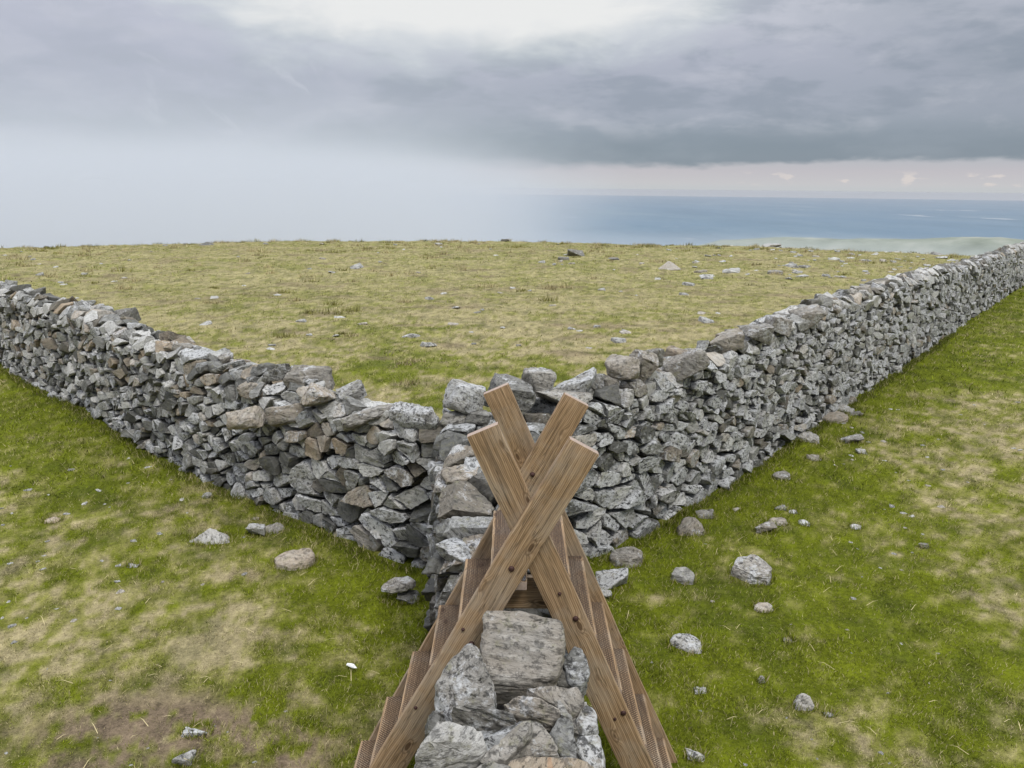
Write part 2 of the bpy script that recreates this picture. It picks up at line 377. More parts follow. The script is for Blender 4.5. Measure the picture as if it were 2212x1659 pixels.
# ------------------------------------------------------------------ stone
def stone_material():
    m, T, B = mat('stone', .88, .25)
    rc = T.attr('rockco', 'Vector'); tint = T.attr('tint'); ts = T.sep(tint)
    strat = T.noise(T.vmul(rc, (1, 1, 5.5)), 9, 7, .68, .3)
    blot = T.noise(rc, 6, 5, .6); speck = T.noise(rc, 42, 6, .72); pit = T.noise(rc, 95, 3, .6)
    grey = T.mix(T.sm(T.add(T.mul(ts[0], .75), T.mul(T.sub(strat, .5), .9)), .05, .85), (.115, .113, .100), (.56, .545, .50))
    warm = T.mix(strat, (.24, .175, .105), (.50, .40, .28))
    c = T.mix(T.mul(ts[1], T.sm(blot, .3, .6, .45, 1)), grey, warm)
    # pale crustose lichen
    lf = T.add(T.mul(T.sub(ts[2], .5), .34), T.add(T.mul(blot, .68), T.mul(speck, .40)))
    c = T.mix(T.mul(T.sm(lf, .50, .60), .8), c, T.mix(speck, (.30, .30, .29), (.72, .72, .70)))
    # olive and dark crust
    lf2 = T.noise(T.vmul(rc, (1.3, 1.1, 1.2)), 13, 6, .7)
    c = T.mix(T.mul(T.sm(lf2, .54, .68), .6), c, (.21, .20, .115))
    dk = T.noise(T.vmul(rc, (1, 1, 1.7)), 27, 9, .76)
    c = T.mix(T.mul(T.sm(dk, .515, .585), T.lin(ts[2], 0, .8, .2, 1.0)), c, (.040, .038, .036))
    ln = T.noise(T.vmul(rc, (.7, .7, 9)), 11, 4, .6, .2)
    c = T.mix(T.sm(T.m('ABSOLUTE', T.sub(ln, .5)), .016, .002, 0, .6), c, (.04, .038, .035))
    org = T.mul(T.sm(T.noise(rc, 7.7, 4, .6), .66, .71), T.sm(ts[1], .5, .8)); c = T.mix(T.mul(org, .3), c, (.45, .20, .07))
    T.put(B.inputs['Base Color'], c)
    hgt = T.add(T.mul(strat, .8), T.add(T.mul(speck, .55), T.mul(pit, .2)))
    hgt = T.sub(hgt, T.mul(T.sm(dk, .525, .66), .28))
    bp = T.n('ShaderNodeBump'); bp.inputs['Strength'].default_value = .85; bp.inputs['Distance'].default_value = .022
    T.put(bp.inputs['Height'], hgt); T.put(B.inputs['Normal'], bp.outputs[0])
    return m
MS = stone_material()

def hull_mesh(pts, edge=None, bev=.006):
    """convex stone from points; bevelled and divided to about the given edge length -> (verts, tris)"""
    bm = bmesh.new()
    for p in pts: bm.verts.new(p)
    r = bmesh.ops.convex_hull(bm, input=bm.verts)
    dead = list({v for v in r['geom_interior'] + r['geom_unused'] if isinstance(v, bmesh.types.BMVert) and v.is_valid})
    if dead: bmesh.ops.delete(bm, geom=dead, context='VERTS')
    lose = [v for v in bm.verts if not v.link_faces]
    if lose: bmesh.ops.delete(bm, geom=lose, context='VERTS')
    if edge is not None:
        bmesh.ops.dissolve_limit(bm, angle_limit=rad(7), verts=bm.verts, edges=bm.edges)
        bmesh.ops.bevel(bm, geom=list(bm.edges), offset=bev, segments=1, profile=.5, affect='EDGES', clamp_overlap=True)
        bmesh.ops.triangulate(bm, faces=bm.faces)
        for it in range(5):
            es = [e for e in bm.edges if e.calc_length() > edge * 1.35]
            if not es: break
            bmesh.ops.subdivide_edges(bm, edges=es, cuts=1)
            bmesh.ops.triangulate(bm, faces=[f for f in bm.faces if len(f.verts) > 3])
    else:
        bmesh.ops.triangulate(bm, faces=bm.faces)
    bmesh.ops.recalc_face_normals(bm, faces=bm.faces)
    bm.verts.index_update()
    bm.normal_update()
    v = np.array([q.co[:] for q in bm.verts]); nn = np.array([q.normal[:] for q in bm.verts])
    f = np.array([[q.index for q in t.verts] for t in bm.faces])
    bm.free()
    return v, nn, f

def rot_rand(rng, flat=1.0):
    e = Euler((rng.normal(0, .35 * flat), rng.normal(0, .35 * flat), rng.uniform(0, 6.28)))
    return np.array(e.to_matrix())

class Batch:
    """collects stones; displacement noise runs once over all of them"""
    def __init__(s): s.v = []; s.n = []; s.f = []; s.rc = []; s.ti = []; s.amp = []
    def add(s, pts, edge, tint, rng, bev=.006, amp=.010, dipr=None):
        v, n, f = hull_mesh(pts, edge, bev)
        Rm = rot_rand(rng) if dipr is None else np.array(dipr.to_matrix())
        c = v.mean(0)
        rc = (v - c) @ Rm.T + rng.uniform(-40, 40, 3)
        s.v.append(v); s.n.append(n); s.f.append(f); s.rc.append(rc)
        s.ti.append(np.tile([*tint, 1.0], (len(v), 1))); s.amp.append(np.full(len(v), amp if edge is not None else 0.0))
        return len(s.v) - 1
    def finish(s):
        V = np.vstack(s.v); N = np.vstack(s.n); RC = np.vstack(s.rc); A = np.concatenate(s.amp)
        d = np.zeros(len(V)); m = A > 0
        if m.any():
            q = RC[m]
            st = fbm(q * np.array([8, 8, 48]), 3, .6); lu = fbm(q * 13 + 7, 3, .55); bg_ = fbm(q * 5 + 3, 2)
            ridge = 1 - np.abs(2 * fbm(q * np.array([5, 5, 16]) + 21, 3) - 1)
            d[m] = A[m] * ((st - .5) * 1.7 + (lu - .5) * 2.0 + (bg_ - .5) * 2.2 - np.clip(ridge - .86, 0, 1) * 6)
        V = V + N * d[:, None]
        out = []; k = 0
        for v in s.v: out.append(V[k:k + len(v)]); k += len(v)
        s.v = out; return s
    def join(s, name, ids, parent, loc=(0, 0, 0), smooth=True):
        off = 0; vs = []; fs = []; 
        for i in ids: vs.append(s.v[i]); fs.append(s.f[i] + off); off += len(s.v[i])
        V = np.vstack(vs) - np.array(loc)
        o = mesh_obj(name, V, np.vstack(fs), MS, parent, (0, 0, 0), {'rockco': ('FLOAT_VECTOR', np.vstack([s.rc[i] for i in ids])), 'tint': ('FLOAT_COLOR', np.vstack([s.ti[i] for i in ids]))}, smooth)
        if smooth: o.data.set_sharp_from_angle(angle=rad(38))
        o.location = loc
        return o

# ------------------------------------------------------------------ dry-stone walls: one power-free Voronoi packing in z-stretched space
KZ = 1.75
seeds = []; meta = []
def halfw(p, q, z):
    w0 = width0(p, q); h = p.at(q)[2]
    w1 = w0 - (p.w0 - p.w1); return (w0 + (w1 - w0) * min(max(z / h, 0), 1)) / 2
def sow(p, key, rng, q0, q1):
    for face in (-1, 1):
        q = q0
        while q < q1:
            b, n, h = p.at(q)
            dist = math.hypot(*b)
            ds, dzz = ((.130, .074) if dist < 8.4 else (.114, .067) if dist < 17 else (.135, .085)) if face < 0 else (.3, .2)
            if key == 'N': ds, dzz = (.17, .11) if b[1] > 3 or face < 0 else (.2, .13)
            zmax = h - .13
            nz = int((zmax + .1) / dzz)
            for k in range(nz + 1):
                z = -.06 + (k + .5) * dzz + rng.normal(0, .02)
                if z > zmax: continue
                drop = .32 if face < 0 else .1
                low = z < .45
                if face < 0 and low and dist < 10: drop = .52
                cl = fbm(np.array([[q * .9 + 10 * face, z * 1.6]]), 2)[0]
                if cl > .58: drop += .25
                if rng.random() < drop: continue
                qq = q + rng.normal(0, .045)
                bb, nn, _ = p.at(min(max(qq, 0), p.L))
                w0 = width0(p, qq) / 2; t = w0 + face * (halfw(p, qq, z) - rng.uniform(.09, .17))
                seeds.append((*(bb + nn * t), z)); meta.append([p, key, qq, face, z, 0])
            q += ds
    q = q0 + .1       # coping course
    while q < q1:
        b, n, h = p.at(q); w0 = width0(p, q); wt_ = halfw(p, q, h) * 2
        k = 2 if rng.random() < .7 else 1
        if key == 'N' and q > 7: k = 3
        for j in range(k):
            t = w0 / 2 + ((j + .5) / k - .5) * wt_ * 1.0 + rng.normal(0, .02)
            qq = q + rng.normal(0, .06); bb, nn, _ = p.at(min(max(qq, 0), p.L))
            seeds.append((*(bb + nn * t), h - .06 + rng.normal(0, .03))); meta.append([p, key, qq, 0, h, 1])
        q += rng.uniform(.19, .32)
rw = np.random.default_rng(11)
sow(PL, 'L', rw, .35, PL.L - .1); sow(PR, 'R', rw, .35, PR.L - .1); sow(PN, 'N', rw, .1, PN.L)
SD = np.array(seeds); SK = SD * np.array([1, 1, KZ])
# thin out seeds of different walls that fall onto each other at the junction
keep = np.ones(len(SD), bool); keys = np.array([m_[1] for m_ in meta])
jn = np.where(np.hypot(SD[:, 0], SD[:, 1] - 7) < 2)[0]
for a in jn:
    if not keep[a]: continue
    for b_ in jn:
        if b_ > a and keep[b_] and keys[a] != keys[b_] and np.linalg.norm(SK[a] - SK[b_]) < .15: keep[b_] = False
SD = SD[keep]; SK = SK[keep]; meta = [m_ for m_, k in zip(meta, keep) if k]; keys = keys[keep]
order = np.argsort(SK[:, 1]);
batch = Batch(); info = []
def nearest(i, pool, k=26):
    d = ((SK[pool] - SK[i]) ** 2).sum(1); j = np.argpartition(d, min(k, len(d) - 1))[:k + 1]; j = pool[j[np.argsort(d[j])]]
    return j[j != i]
cellid = np.floor(SK[:, :2] / .9).astype(int); grid = {}
for i, cxy in enumerate(map(tuple, cellid)): grid.setdefault(cxy, []).append(i)
for i in range(len(SD)):
    p, key, q, face, z, top = meta[i]
    cx, cy_ = cellid[i]
    pool = np.array([j for a in (-1, 0, 1) for b in (-1, 0, 1) for j in grid.get((cx + a, cy_ + b), ())])
    nb = nearest(i, pool)
    b, n, h = p.at(min(max(q, 0), p.L)); w0 = width0(p, q)
    x0 = SK[i]; planes = []
    for j in nb:
        d = SK[j] - x0; L = np.linalg.norm(d)
        if L < 1e-4: continue
        nrm = d / L; planes.append(Vector((*nrm, -float(nrm @ (x0 + SK[j])) / 2)))
    dist = math.hypot(SD[i, 0], SD[i, 1])
    for side in (-1, 1):
        jit = rw.normal(0, .026); tl = rw.normal(0, .16); tz_ = rw.normal(0, .16)
        bat = (w0 - halfw(p, q, h) * 2) / 2 / h
        tg = np.array([-n[1], n[0]])
        nv = np.array([*(n * side + tg * tl), bat + tz_]); nv /= np.linalg.norm(nv)
        pt = np.array([*(b + n * (w0 / 2 + side * halfw(p, q, SD[i, 2]))), SD[i, 2]])
        pt = pt + nv * jit
        nk = np.array([nv[0], nv[1], nv[2] / KZ]); planes.append(Vector((*nk, -float(nv @ pt))))
    if top or z > h - .3:
        nv = np.array([rw.normal(0, .2), rw.normal(0, .2), 1.0]); nv /= np.linalg.norm(nv)
        pt = np.array([SD[i, 0], SD[i, 1], h + abs(rw.normal(0, .045)) - .01 if top else h])
        planes.append(Vector((nv[0], nv[1], nv[2] / KZ, -float(nv @ pt))))
        for side in (-1, 1):     # rounded shoulders
            nv = np.array([*(n * side * .8), .75]); nv /= np.linalg.norm(nv)
            pt = np.array([*(b + n * (w0 / 2 + side * (halfw(p, q, h) - .06 + rw.normal(0, .025)))), h - .005])
            planes.append(Vector((nv[0], nv[1], nv[2] / KZ, -float(nv @ pt))))
    planes.append(Vector((0, 0, -1, -.25)))
    for s_ in ((1, 0), (-1, 0), (0, 1), (0, -1)):
        nk = np.array([s_[0], s_[1], 0.]); planes.append(Vector((*nk, -float(nk @ x0) - .5)))
    pts, _ = geometry.points_in_planes(planes, 1e-5, 1e-6)
    if len(pts) < 5: continue
    P_ = np.array([q_[:] for q_ in pts]) / np.array([1, 1, KZ])
    c = P_.mean(0); ext = P_.max(0) - P_.min(0)
    if min(ext) < .02: continue
    if face < 0 and not top and SD[i, 2] > .12 and z < h - .25 and max(ext) < .24 and rw.random() < (.035 if key != 'N' else .02): continue   # chinks where a stone is missing
    sh = rw.uniform(.79, .94); e = Euler((rw.normal(0, .11), rw.normal(0, .11), rw.normal(0, .07)))
    P_ = (P_ - c) * sh @ np.array(e.to_matrix()).T + c
    front = (face <= 0)
    inframe = abs(SD[i, 0]) < SD[i, 1] * .66 + .4 and SD[i, 1] > 1.5
    if not front or not inframe: edge = None if dist > 9 or not inframe else .07
    elif dist < 5.2: edge = .02
    elif dist < 8.6: edge = .030
    elif dist < 12: edge = .045
    elif dist < 19: edge = .075
    else: edge = None
    zz = SD[i, 2] / h
    if key == 'L': t = (np.clip(rw.normal(.62 + .14 * zz, .30), 0, 1), float(rw.random() < .22) * rw.uniform(.3, 1) * (.4 + zz), np.clip(rw.normal(.50 - .22 * zz, .25), 0, 1))
    elif key == 'R': t = (np.clip(rw.normal(.66, .30), 0, 1), float(rw.random() < .13) * rw.uniform(.3, 1) + (.35 * rw.random() if top else 0), np.clip(rw.normal(.66 - (.22 if top else 0), .24), 0, 1))
    else: t = (np.clip(rw.normal(.34, .2), 0, 1), float(rw.random() < .35) * rw.uniform(.2, .6), np.clip(rw.normal(.30, .2), 0, 1))
    if rw.random() < .14: t = (t[0] * .2, t[1] * .5, t[2] * .6)
    bi = batch.add(P_, edge, t, rw, bev=min(.010, .12 * min(ext)), amp=.0105 if dist < 9 else .008)
    area = (ext[0] + ext[1]) * ext[2] / max(dist, 1) ** 2 if (front and inframe) else 0
    if key == 'N' and SD[i, 1] < 2.1: area = 0
    info.append((bi, key, area, c, ext, None))
print('cells', len(info))

# hand-placed cope stones: picture position on the wall, size in picture pixels (2212 wide), distance, tint, look
def chunk(rng, dims, n=14, pw=.55):
    """angular rock: hull of jittered points on a superellipsoid box"""
    a = rng.normal(size=(n, 3)); a /= np.linalg.norm(a, axis=1)[:, None]
    a = np.sign(a) * np.abs(a) ** pw
    a *= rng.uniform(.82, 1.0, (n, 1))
    a = a / np.abs(a).max(0)
    return a * np.array(dims) / 2
COPE = [  # key, px, py, w, h, y, roll, shape power, tint(tone,warm,lichen), label
    ('L', 668, 818, 100, 46, 8.25, 0, .25, (.34, .25, .25), 'long flat-topped grey slab on the coping of the left arm'),
    ('L', 600, 800, 66, 48, 8.45, .2, .5, (.25, .1, .45), None),
    ('L', 560, 845, 84, 34, 8.4, -.15, .5, (.6, .6, .3), None),
    ('L', 530, 905, 84, 42, 8.0, .15, .6, (.62, .6, .15), None),
    ('L', 625, 895, 90, 46, 7.98, .25, .5, (.42, .45, .2), None),
    ('L', 690, 860, 70, 50, 7.7, -.5, .5, (.6, .7, .4), None),
    ('L', 755, 850, 70, 34, 7.8, .3, .45, (.45, .1, .5), None),
    ('L', 800, 895, 130, 38, 7.2, .35, .4, (.5, .25, .3), None),
    ('L', 905, 900, 130, 36, 6.9, -.08, .4, (.42, .1, .6), None),
    ('N', 985, 903, 60, 32, 6.85, .1, .45, (.5, .2, .4), None),
    ('N', 1035, 905, 58, 34, 6.8, -.1, .45, (.4, .1, .4), None),
    ('L', 262, 690, 62, 38, 12.2, .25, .35, (.3, .1, .2), None),
    ('N', 1005, 862, 88, 70, 6.95, -.3, .35, (.62, .1, .5), 'pale square block standing on the coping at the wall corner'),
    ('N', 1095, 862, 100, 100, 7.15, -.55, .5, (.35, .05, .35), 'dark slate boulder behind the left post top'),
    ('N', 1155, 838, 78, 96, 7.4, -.2, .5, (.6, .25, .4), None),
    ('R', 1232, 825, 92, 94, 7.45, -.5, .5, (.45, .1, .6), None),
    ('R', 1292, 850, 62, 80, 7.6, .2, .6, (.4, .15, .5), None),
    ('R', 1345, 792, 76, 52, 7.7, .15, .5, (.55, .45, .2), 'tan-faced boulder perched highest on the coping right of the posts'),
    ('R', 1378, 800, 58, 90, 7.85, -.55, .4, (.42, .4, .3), None),
    ('R', 1320, 838, 46, 50, 7.55, 0, .6, (.35, .3, .2), None),
    ('R', 1405, 775, 60, 50, 8.1, .3, .5, (.35, .2, .4), None),
    ('R', 1480, 790, 100, 46, 8.3, .45, .45, (.4, .25, .3), None),
    ('R', 1560, 735, 80, 42, 9.3, .2, .5, (.5, .4, .2), None),
    ('R', 1630, 722, 76, 46, 9.7, .15, .38, (.42, .2, .4), None),
    ('R', 1680, 702, 60, 42, 10.3, -.3, .38, (.45, .3, .4), None),
    ('R', 1745, 686, 70, 42, 11.1, .15, .38, (.45, .3, .3), None),
    ('R', 1900, 618, 60, 32, 15.2, .3, .5, (.3, .1, .3), None),
    # the top of the near wall, under the camera
    ('N', 1128, 1395, 0, 0, 0, 0, 0, (.50, .35, .12), 'large squarish olive-grey block crowning the near wall under the crossed posts'),
]
def outline_rock(poly, zs, drop, s=2500.0, back=0.0, taper=.85):
    """rock whose upper face passes through traced corners at the given heights; body hangs below"""
    top = np.array([at_z(x, y, z, s)[:] for (x, y), z in zip(poly, zs)])
    c = top.mean(0); low = (top - c) * np.array([taper, taper, 1]) + c + np.array([0, back, -drop])
    mid = (top - c) * np.array([1.05, 1.05, 1]) + c + np.array([0, back * .4, -drop * .35])
    return np.vstack([top, mid, low])
Bz = lambda l: [(850 + x / 2.765, 1275 + y / 2.765) for x, y in l]
rc_ = np.random.default_rng(5)
for key, px, py, wpx, hpx, y, rl, pw, t, lab in COPE:
    if wpx == 0:
        pts = outline_rock(Bz([(918, 578), (1180, 585), (1462, 645), (1462, 800), (1420, 1010), (1335, 1075), (1120, 1088), (950, 1070), (885, 960), (900, 700)]),
                           [1.50, 1.51, 1.50, 1.44, 1.36, 1.33, 1.32, 1.33, 1.37, 1.47], .16, back=.05, taper=.9)
        bi = batch.add(pts, .018, t, rc_, bev=.014, amp=.010)
    else:
        c = np.array(at_y(px, py, y)[:]); mpp = (y * math.cos(PITCH) + (CAMZ - c[2]) * math.sin(PITCH)) / (FPX * 2212 / 1024)
        dims = (wpx * mpp * 1.02, min(wpx, hpx * 1.6) * mpp * 1.0, hpx * mpp * 1.08)
        pts = chunk(rc_, dims, 16, pw) @ np.array(Euler((rc_.normal(0, .15), -rl, rc_.normal(0, .2))).to_matrix()).T + c
        bi = batch.add(pts, .028 if y < 9 else .045, t, rc_, bev=.010, amp=.012)
    info.append((bi, key, 9.0, pts.mean(0), np.ptp(pts, axis=0), lab))
# traced stones on top of the near wall (pixels of an enlarged view of the photograph)
NW = [
    ([(820, 795), (895, 850), (905, 1000), (1010, 1110), (1000, 1240), (700, 1330), (600, 1230), (580, 1090), (640, 960), (740, 880)], [1.40, 1.42, 1.40, 1.34, 1.30, 1.24, 1.25, 1.30, 1.34, 1.38], .22, (.45, .2, .45), 'speckled grey boulder leaning under the left edge of the square block'),
    ([(700, 1235), (900, 1220), (1120, 1290), (1135, 1340), (1080, 1400), (860, 1395), (700, 1330)], [1.34, 1.36, 1.35, 1.32, 1.26, 1.25, 1.27], .07, (.42, .15, .3), None),
    ([(1050, 1230), (1180, 1160), (1300, 1190), (1425, 1270), (1415, 1345), (1380, 1370), (1200, 1310), (1090, 1280)], [1.36, 1.40, 1.40, 1.37, 1.33, 1.31, 1.33, 1.34], .06, (.56, .45, .25), 'flat buff stone with a bright top in the middle of the near wall'),
    ([(600, 1330), (690, 1335), (905, 1410), (930, 1510), (880, 1600), (650, 1650), (440, 1590), (450, 1560), (530, 1470)], [1.43, 1.43, 1.40, 1.37, 1.33, 1.30, 1.33, 1.34, 1.39], .18, (.75, .1, .15), 'pale grey angular block on the left edge of the near wall'),
    ([(1180, 1325), (1240, 1320), (1225, 1420), (1060, 1600), (960, 1630), (890, 1610), (1010, 1480)], [1.42, 1.42, 1.40, 1.36, 1.34, 1.34, 1.38], .10, (.5, .25, .2), None),
    ([(1235, 1325), (1290, 1330), (1420, 1480), (1430, 1560), (1260, 1575), (1120, 1560), (1220, 1440)], [1.38, 1.38, 1.35, 1.32, 1.31, 1.32, 1.36], .14, (.58, .35, .35), None),
    ([(1100, 1590), (1250, 1560), (1600, 1600), (1700, 1680), (1690, 1760), (1100, 1800), (1040, 1700)], [1.37, 1.38, 1.37, 1.35, 1.33, 1.33, 1.35], .15, (.5, .8, .15), 'tan block cut by the bottom edge of the photo'),
    ([(880, 1630), (980, 1590), (1100, 1640), (1130, 1720), (850, 1760), (800, 1700)], [1.37, 1.38, 1.37, 1.35, 1.34, 1.35], .12, (.5, .2, .3), None),
    ([(450, 1640), (650, 1665), (860, 1640), (850, 1780), (440, 1790)], [1.24, 1.26, 1.27, 1.25, 1.22], .2, (.45, .2, .3), None),
    ([(1420, 1310), (1500, 1330), (1530, 1480), (1560, 1600), (1430, 1570), (1370, 1420)], [1.36, 1.36, 1.34, 1.31, 1.30, 1.33], .16, (.42, .0, .2), None),
    ([(1400, 1195), (1440, 1190), (1520, 1300), (1510, 1340), (1420, 1300)], [1.38, 1.38, 1.36, 1.35, 1.36], .12, (.6, .1, .3), None),
    ([(1200, 1110), (1550, 1095), (1600, 1170), (1590, 1260), (1500, 1290), (1420, 1195), (1260, 1150)], [1.33, 1.33, 1.31, 1.27, 1.27, 1.31, 1.33], .14, (.42, .35, .3), None),
    ([(1520, 810), (1590, 840), (1640, 1000), (1590, 1080), (1490, 1060), (1440, 930)], [1.40, 1.40, 1.34, 1.31, 1.31, 1.36], .12, (.32, .0, .55), 'dark knobbly stone with white specks beside the right post'),
    ([(1430, 910), (1480, 960), (1540, 1090), (1350, 1085), (1300, 1060), (1400, 1010)], [1.34, 1.33, 1.28, 1.28, 1.29, 1.31], .1, (.3, .1, .2), None),
    ([(1600, 1190), (1690, 1300), (1700, 1390), (1590, 1420), (1530, 1330), (1560, 1260)], [1.30, 1.27, 1.24, 1.23, 1.26, 1.28], .22, (.48, .25, .5), None),
    ([(1560, 1440), (1690, 1425), (1735, 1540), (1740, 1700), (1600, 1640), (1540, 1520)], [1.28, 1.26, 1.24, 1.22, 1.25, 1.27], .3, (.48, .3, .55), None),
    ([(575, 1240), (640, 1290), (620, 1350), (580, 1350), (545, 1440), (510, 1380), (515, 1290)], [1.26, 1.27, 1.26, 1.25, 1.22, 1.22, 1.24], .2, (.2, .05, .15), None),
    ([(1480, 1200), (1560, 1260), (1580, 1400), (1540, 1420), (1440, 1290)], [1.26, 1.25, 1.22, 1.22, 1.25], .16, (.55, .2, .3), None),
]
for poly, zs, dr, t, lab in NW:
    pts = outline_rock(Bz(poly), zs, dr, back=.02)
    bi = batch.add(pts, .017, t, rc_, bev=.012, amp=.010)
    info.append((bi, 'N', 8.0, pts.mean(0), np.ptp(pts, axis=0), lab))
# random cope rubble along the long walls for a broken skyline
for key, p in (('L', PL), ('R', PR), ('N', PN)):
    q = 1.6 if key != 'N' else 5.6
    while q < p.L - .3:
        b, n, h = p.at(q); dist = math.hypot(*b)
        s0 = rc_.uniform(.14, .34)
        t0 = width0(p, q) / 2 + rc_.uniform(-.12, .16) * (2 if key == 'N' else 1)
        c = np.array([*(b + n * t0), h + rc_.uniform(-.05, .03) - (.05 if key == 'N' else 0)])
        pts = chunk(rc_, (s0, s0 * rc_.uniform(.6, 1), s0 * rc_.uniform(.35, .7)), 14, .5) @ np.array(Euler((rc_.normal(0, .25), rc_.normal(0, .25), rc_.uniform(0, 6.3))).to_matrix()).T + c
        e_ = .035 if dist < 9 else .05 if dist < 12 else .08 if dist < 19 else None
        tn = (np.clip(rc_.normal(.45, .15), 0, 1), float(rc_.random() < .4) * rc_.uniform(.2, .7), np.clip(rc_.normal(.3, .2), 0, 1))
        bi = batch.add(pts, e_, tn, rc_, bev=.01, amp=.011)
        inf = abs(c[0]) < c[1] * .66
        info.append((bi, key, (s0 * s0) / dist ** 2 * (1.5 if inf else 0), c, np.array([s0] * 3), None))
        q += rc_.uniform(.06, .2) if key == 'N' else rc_.uniform(.12, .42) if q < 14 else rc_.uniform(.25, .8)
batch.finish()
WALLS = {'L': ('grey drystone wall curving off from the stile towards the misty side of the moor, lighter and browner', (-4.5, 10.2, 0)),
         'R': ('tall blue-grey drystone wall climbing past vivid green turf to the far hill edge', (3.1, 10, 0)),
         'N': ('short narrow drystone wall running under the wooden stile to the wall corner', (0, 3, 0))}
for key, (lab, loc) in WALLS.items():
    root = empty('drystone_wall', (0, 0, 0)); root.location = loc
    tag(root, lab, 'stone wall', 'drystone walls meeting at the stile')
    mine = sorted([r for r in info if r[1] == key], key=lambda r: -r[2])
    big = mine[:100]; rest = mine[100:]
    for bi, _, a, c, ext, lb in big:
        o = batch.join('coping_stone' if a > 5 else 'stone', [bi], None, tuple(float(q) for q in c)); o.parent = root; o.matrix_parent_inverse = Matrix.Translation(-Vector(loc))
        if lb: o['label'] = lb
    fine = [r[0] for r in rest]
    o = batch.join('small_stones', fine, None, (0, 0, 0)); o.parent = root; o.matrix_parent_inverse = Matrix.Translation(-Vector(loc)); o['kind'] = 'stuff'

# ------------------------------------------------------------------ stile
def wood_material(name, tone=1.0, knots=True):
    m, T, B = mat(name, .8, .25)
    lc = T.attr('woodco', 'Vector'); x, y, z = T.sep(lc)
    vor = T.n('ShaderNodeTexVoronoi', feature='SMOOTH_F1'); T.put(vor.inputs['Vector'], T.vmul(lc, (4.0, 10.0, .0))); vor.inputs['Scale'].default_value = 1.0; vor.inputs['Smoothness'].default_value = .25
    dk = vor.outputs['Distance']
    kn = T.sm(dk, .34, .0)                       # rises towards a knot
    warp = T.mul(T.sub(T.noise(T.vmul(lc, (2.2, 7, 7)), 1.0, 3, .5), .5), .045)
    g = T.add(T.add(y, T.mul(z, .4)), T.add(warp, T.mul(kn, .030)))
    ring = T.m('SINE', T.mul(g, 760)); ring2 = T.m('SINE', T.mul(g, 270))
    fib = T.noise(T.vmul(lc, (6, 230, 230)), 1.0, 4, .6); st = T.noise(T.vmul(lc, (3, 22, 22)), 1.0, 5, .6); pat = T.noise(lc, 4.5, 4, .6)
    v = T.add(T.mul(ring, .085), T.add(T.mul(ring2, .05), T.add(T.mul(fib, .50), T.mul(st, .42))))
    v = T.add(v, .06)
    c = T.ramp(T.lin(v, .32, .88), [(0, (.115 * tone, .072 * tone, .036 * tone)), (.45, (.275 * tone, .180 * tone, .098 * tone)), (1, (.48 * tone, .35 * tone, .215 * tone))])
    c = T.mix(T.sm(pat, .42, .66, .0, .45), c, T.mix(fib, (.20 * tone, .17 * tone, .13 * tone), (.37 * tone, .32 * tone, .25 * tone)))
    c = T.mix(T.sm(T.noise(T.vmul(lc, (1.2, 5, 5)), 1.4, 5, .65), .52, .70, 0, .5), c, (.115, .082, .052))
    c = T.mix(T.sm(dk, .125, .085, 0, .85), c, (.085, .046, .022))
    c = T.mix(T.mul(T.sm(T.m('ABSOLUTE', T.sub(dk, .165)), .03, .008), .5), c, (.12, .07, .035))
    crack = T.noise(T.vmul(lc, (1.3, 34, 34)), 1.0, 3, .5)
    ck = T.sm(T.m('ABSOLUTE', T.sub(crack, .5)), .012, .002)
    c = T.mix(T.mul(ck, .5), c, (.04, .025, .014))
    T.put(B.inputs['Base Color'], c)
    bp = T.n('ShaderNodeBump'); bp.inputs['Strength'].default_value = .55; bp.inputs['Distance'].default_value = .004
    T.put(bp.inputs['Height'], T.sub(T.add(T.mul(v, .8), T.mul(fib, .4)), T.mul(ck, .6))); T.put(B.inputs['Normal'], bp.outputs[0])
    return m
MW = wood_material('weathered_timber', 1.3); MT = wood_material('tread_timber', 1.15)
mend, T, B = mat('end_grain', .9, .2)
oc = T.attr('woodco', 'Vector')
T.put(B.inputs['Base Color'], T.mix(T.noise(T.vmul(oc, (1, 1, 1)), 90, 5, .7), (.23, .165, .125), (.50, .40, .33)))
mbolt, T, B = mat('rusty_iron', .6, .4)
T.put(B.inputs['Base Color'], T.mix(T.noise(T.n('ShaderNodeNewGeometry').outputs['Position'], 160, 3), (.035, .018, .016), (.11, .055, .045)))
B.inputs['Metallic'].default_value = .5
mwire, T, B = mat('weathered_wire', .6, .4)
T.put(B.inputs['Base Color'], T.mix(T.noise(T.n('ShaderNodeNewGeometry').outputs['Position'], 60, 3), (.050, .032, .026), (.12, .085, .070)))
B.inputs['Metallic'].default_value = .25
mgalv, T, B = mat('galvanised_wire', .45, .5)
T.put(B.inputs['Base Color'], T.mix(T.noise(T.n('ShaderNodeNewGeometry').outputs['Position'], 80, 3), (.22, .24, .27), (.45, .48, .52))); B.inputs['Metallic'].default_value = .5

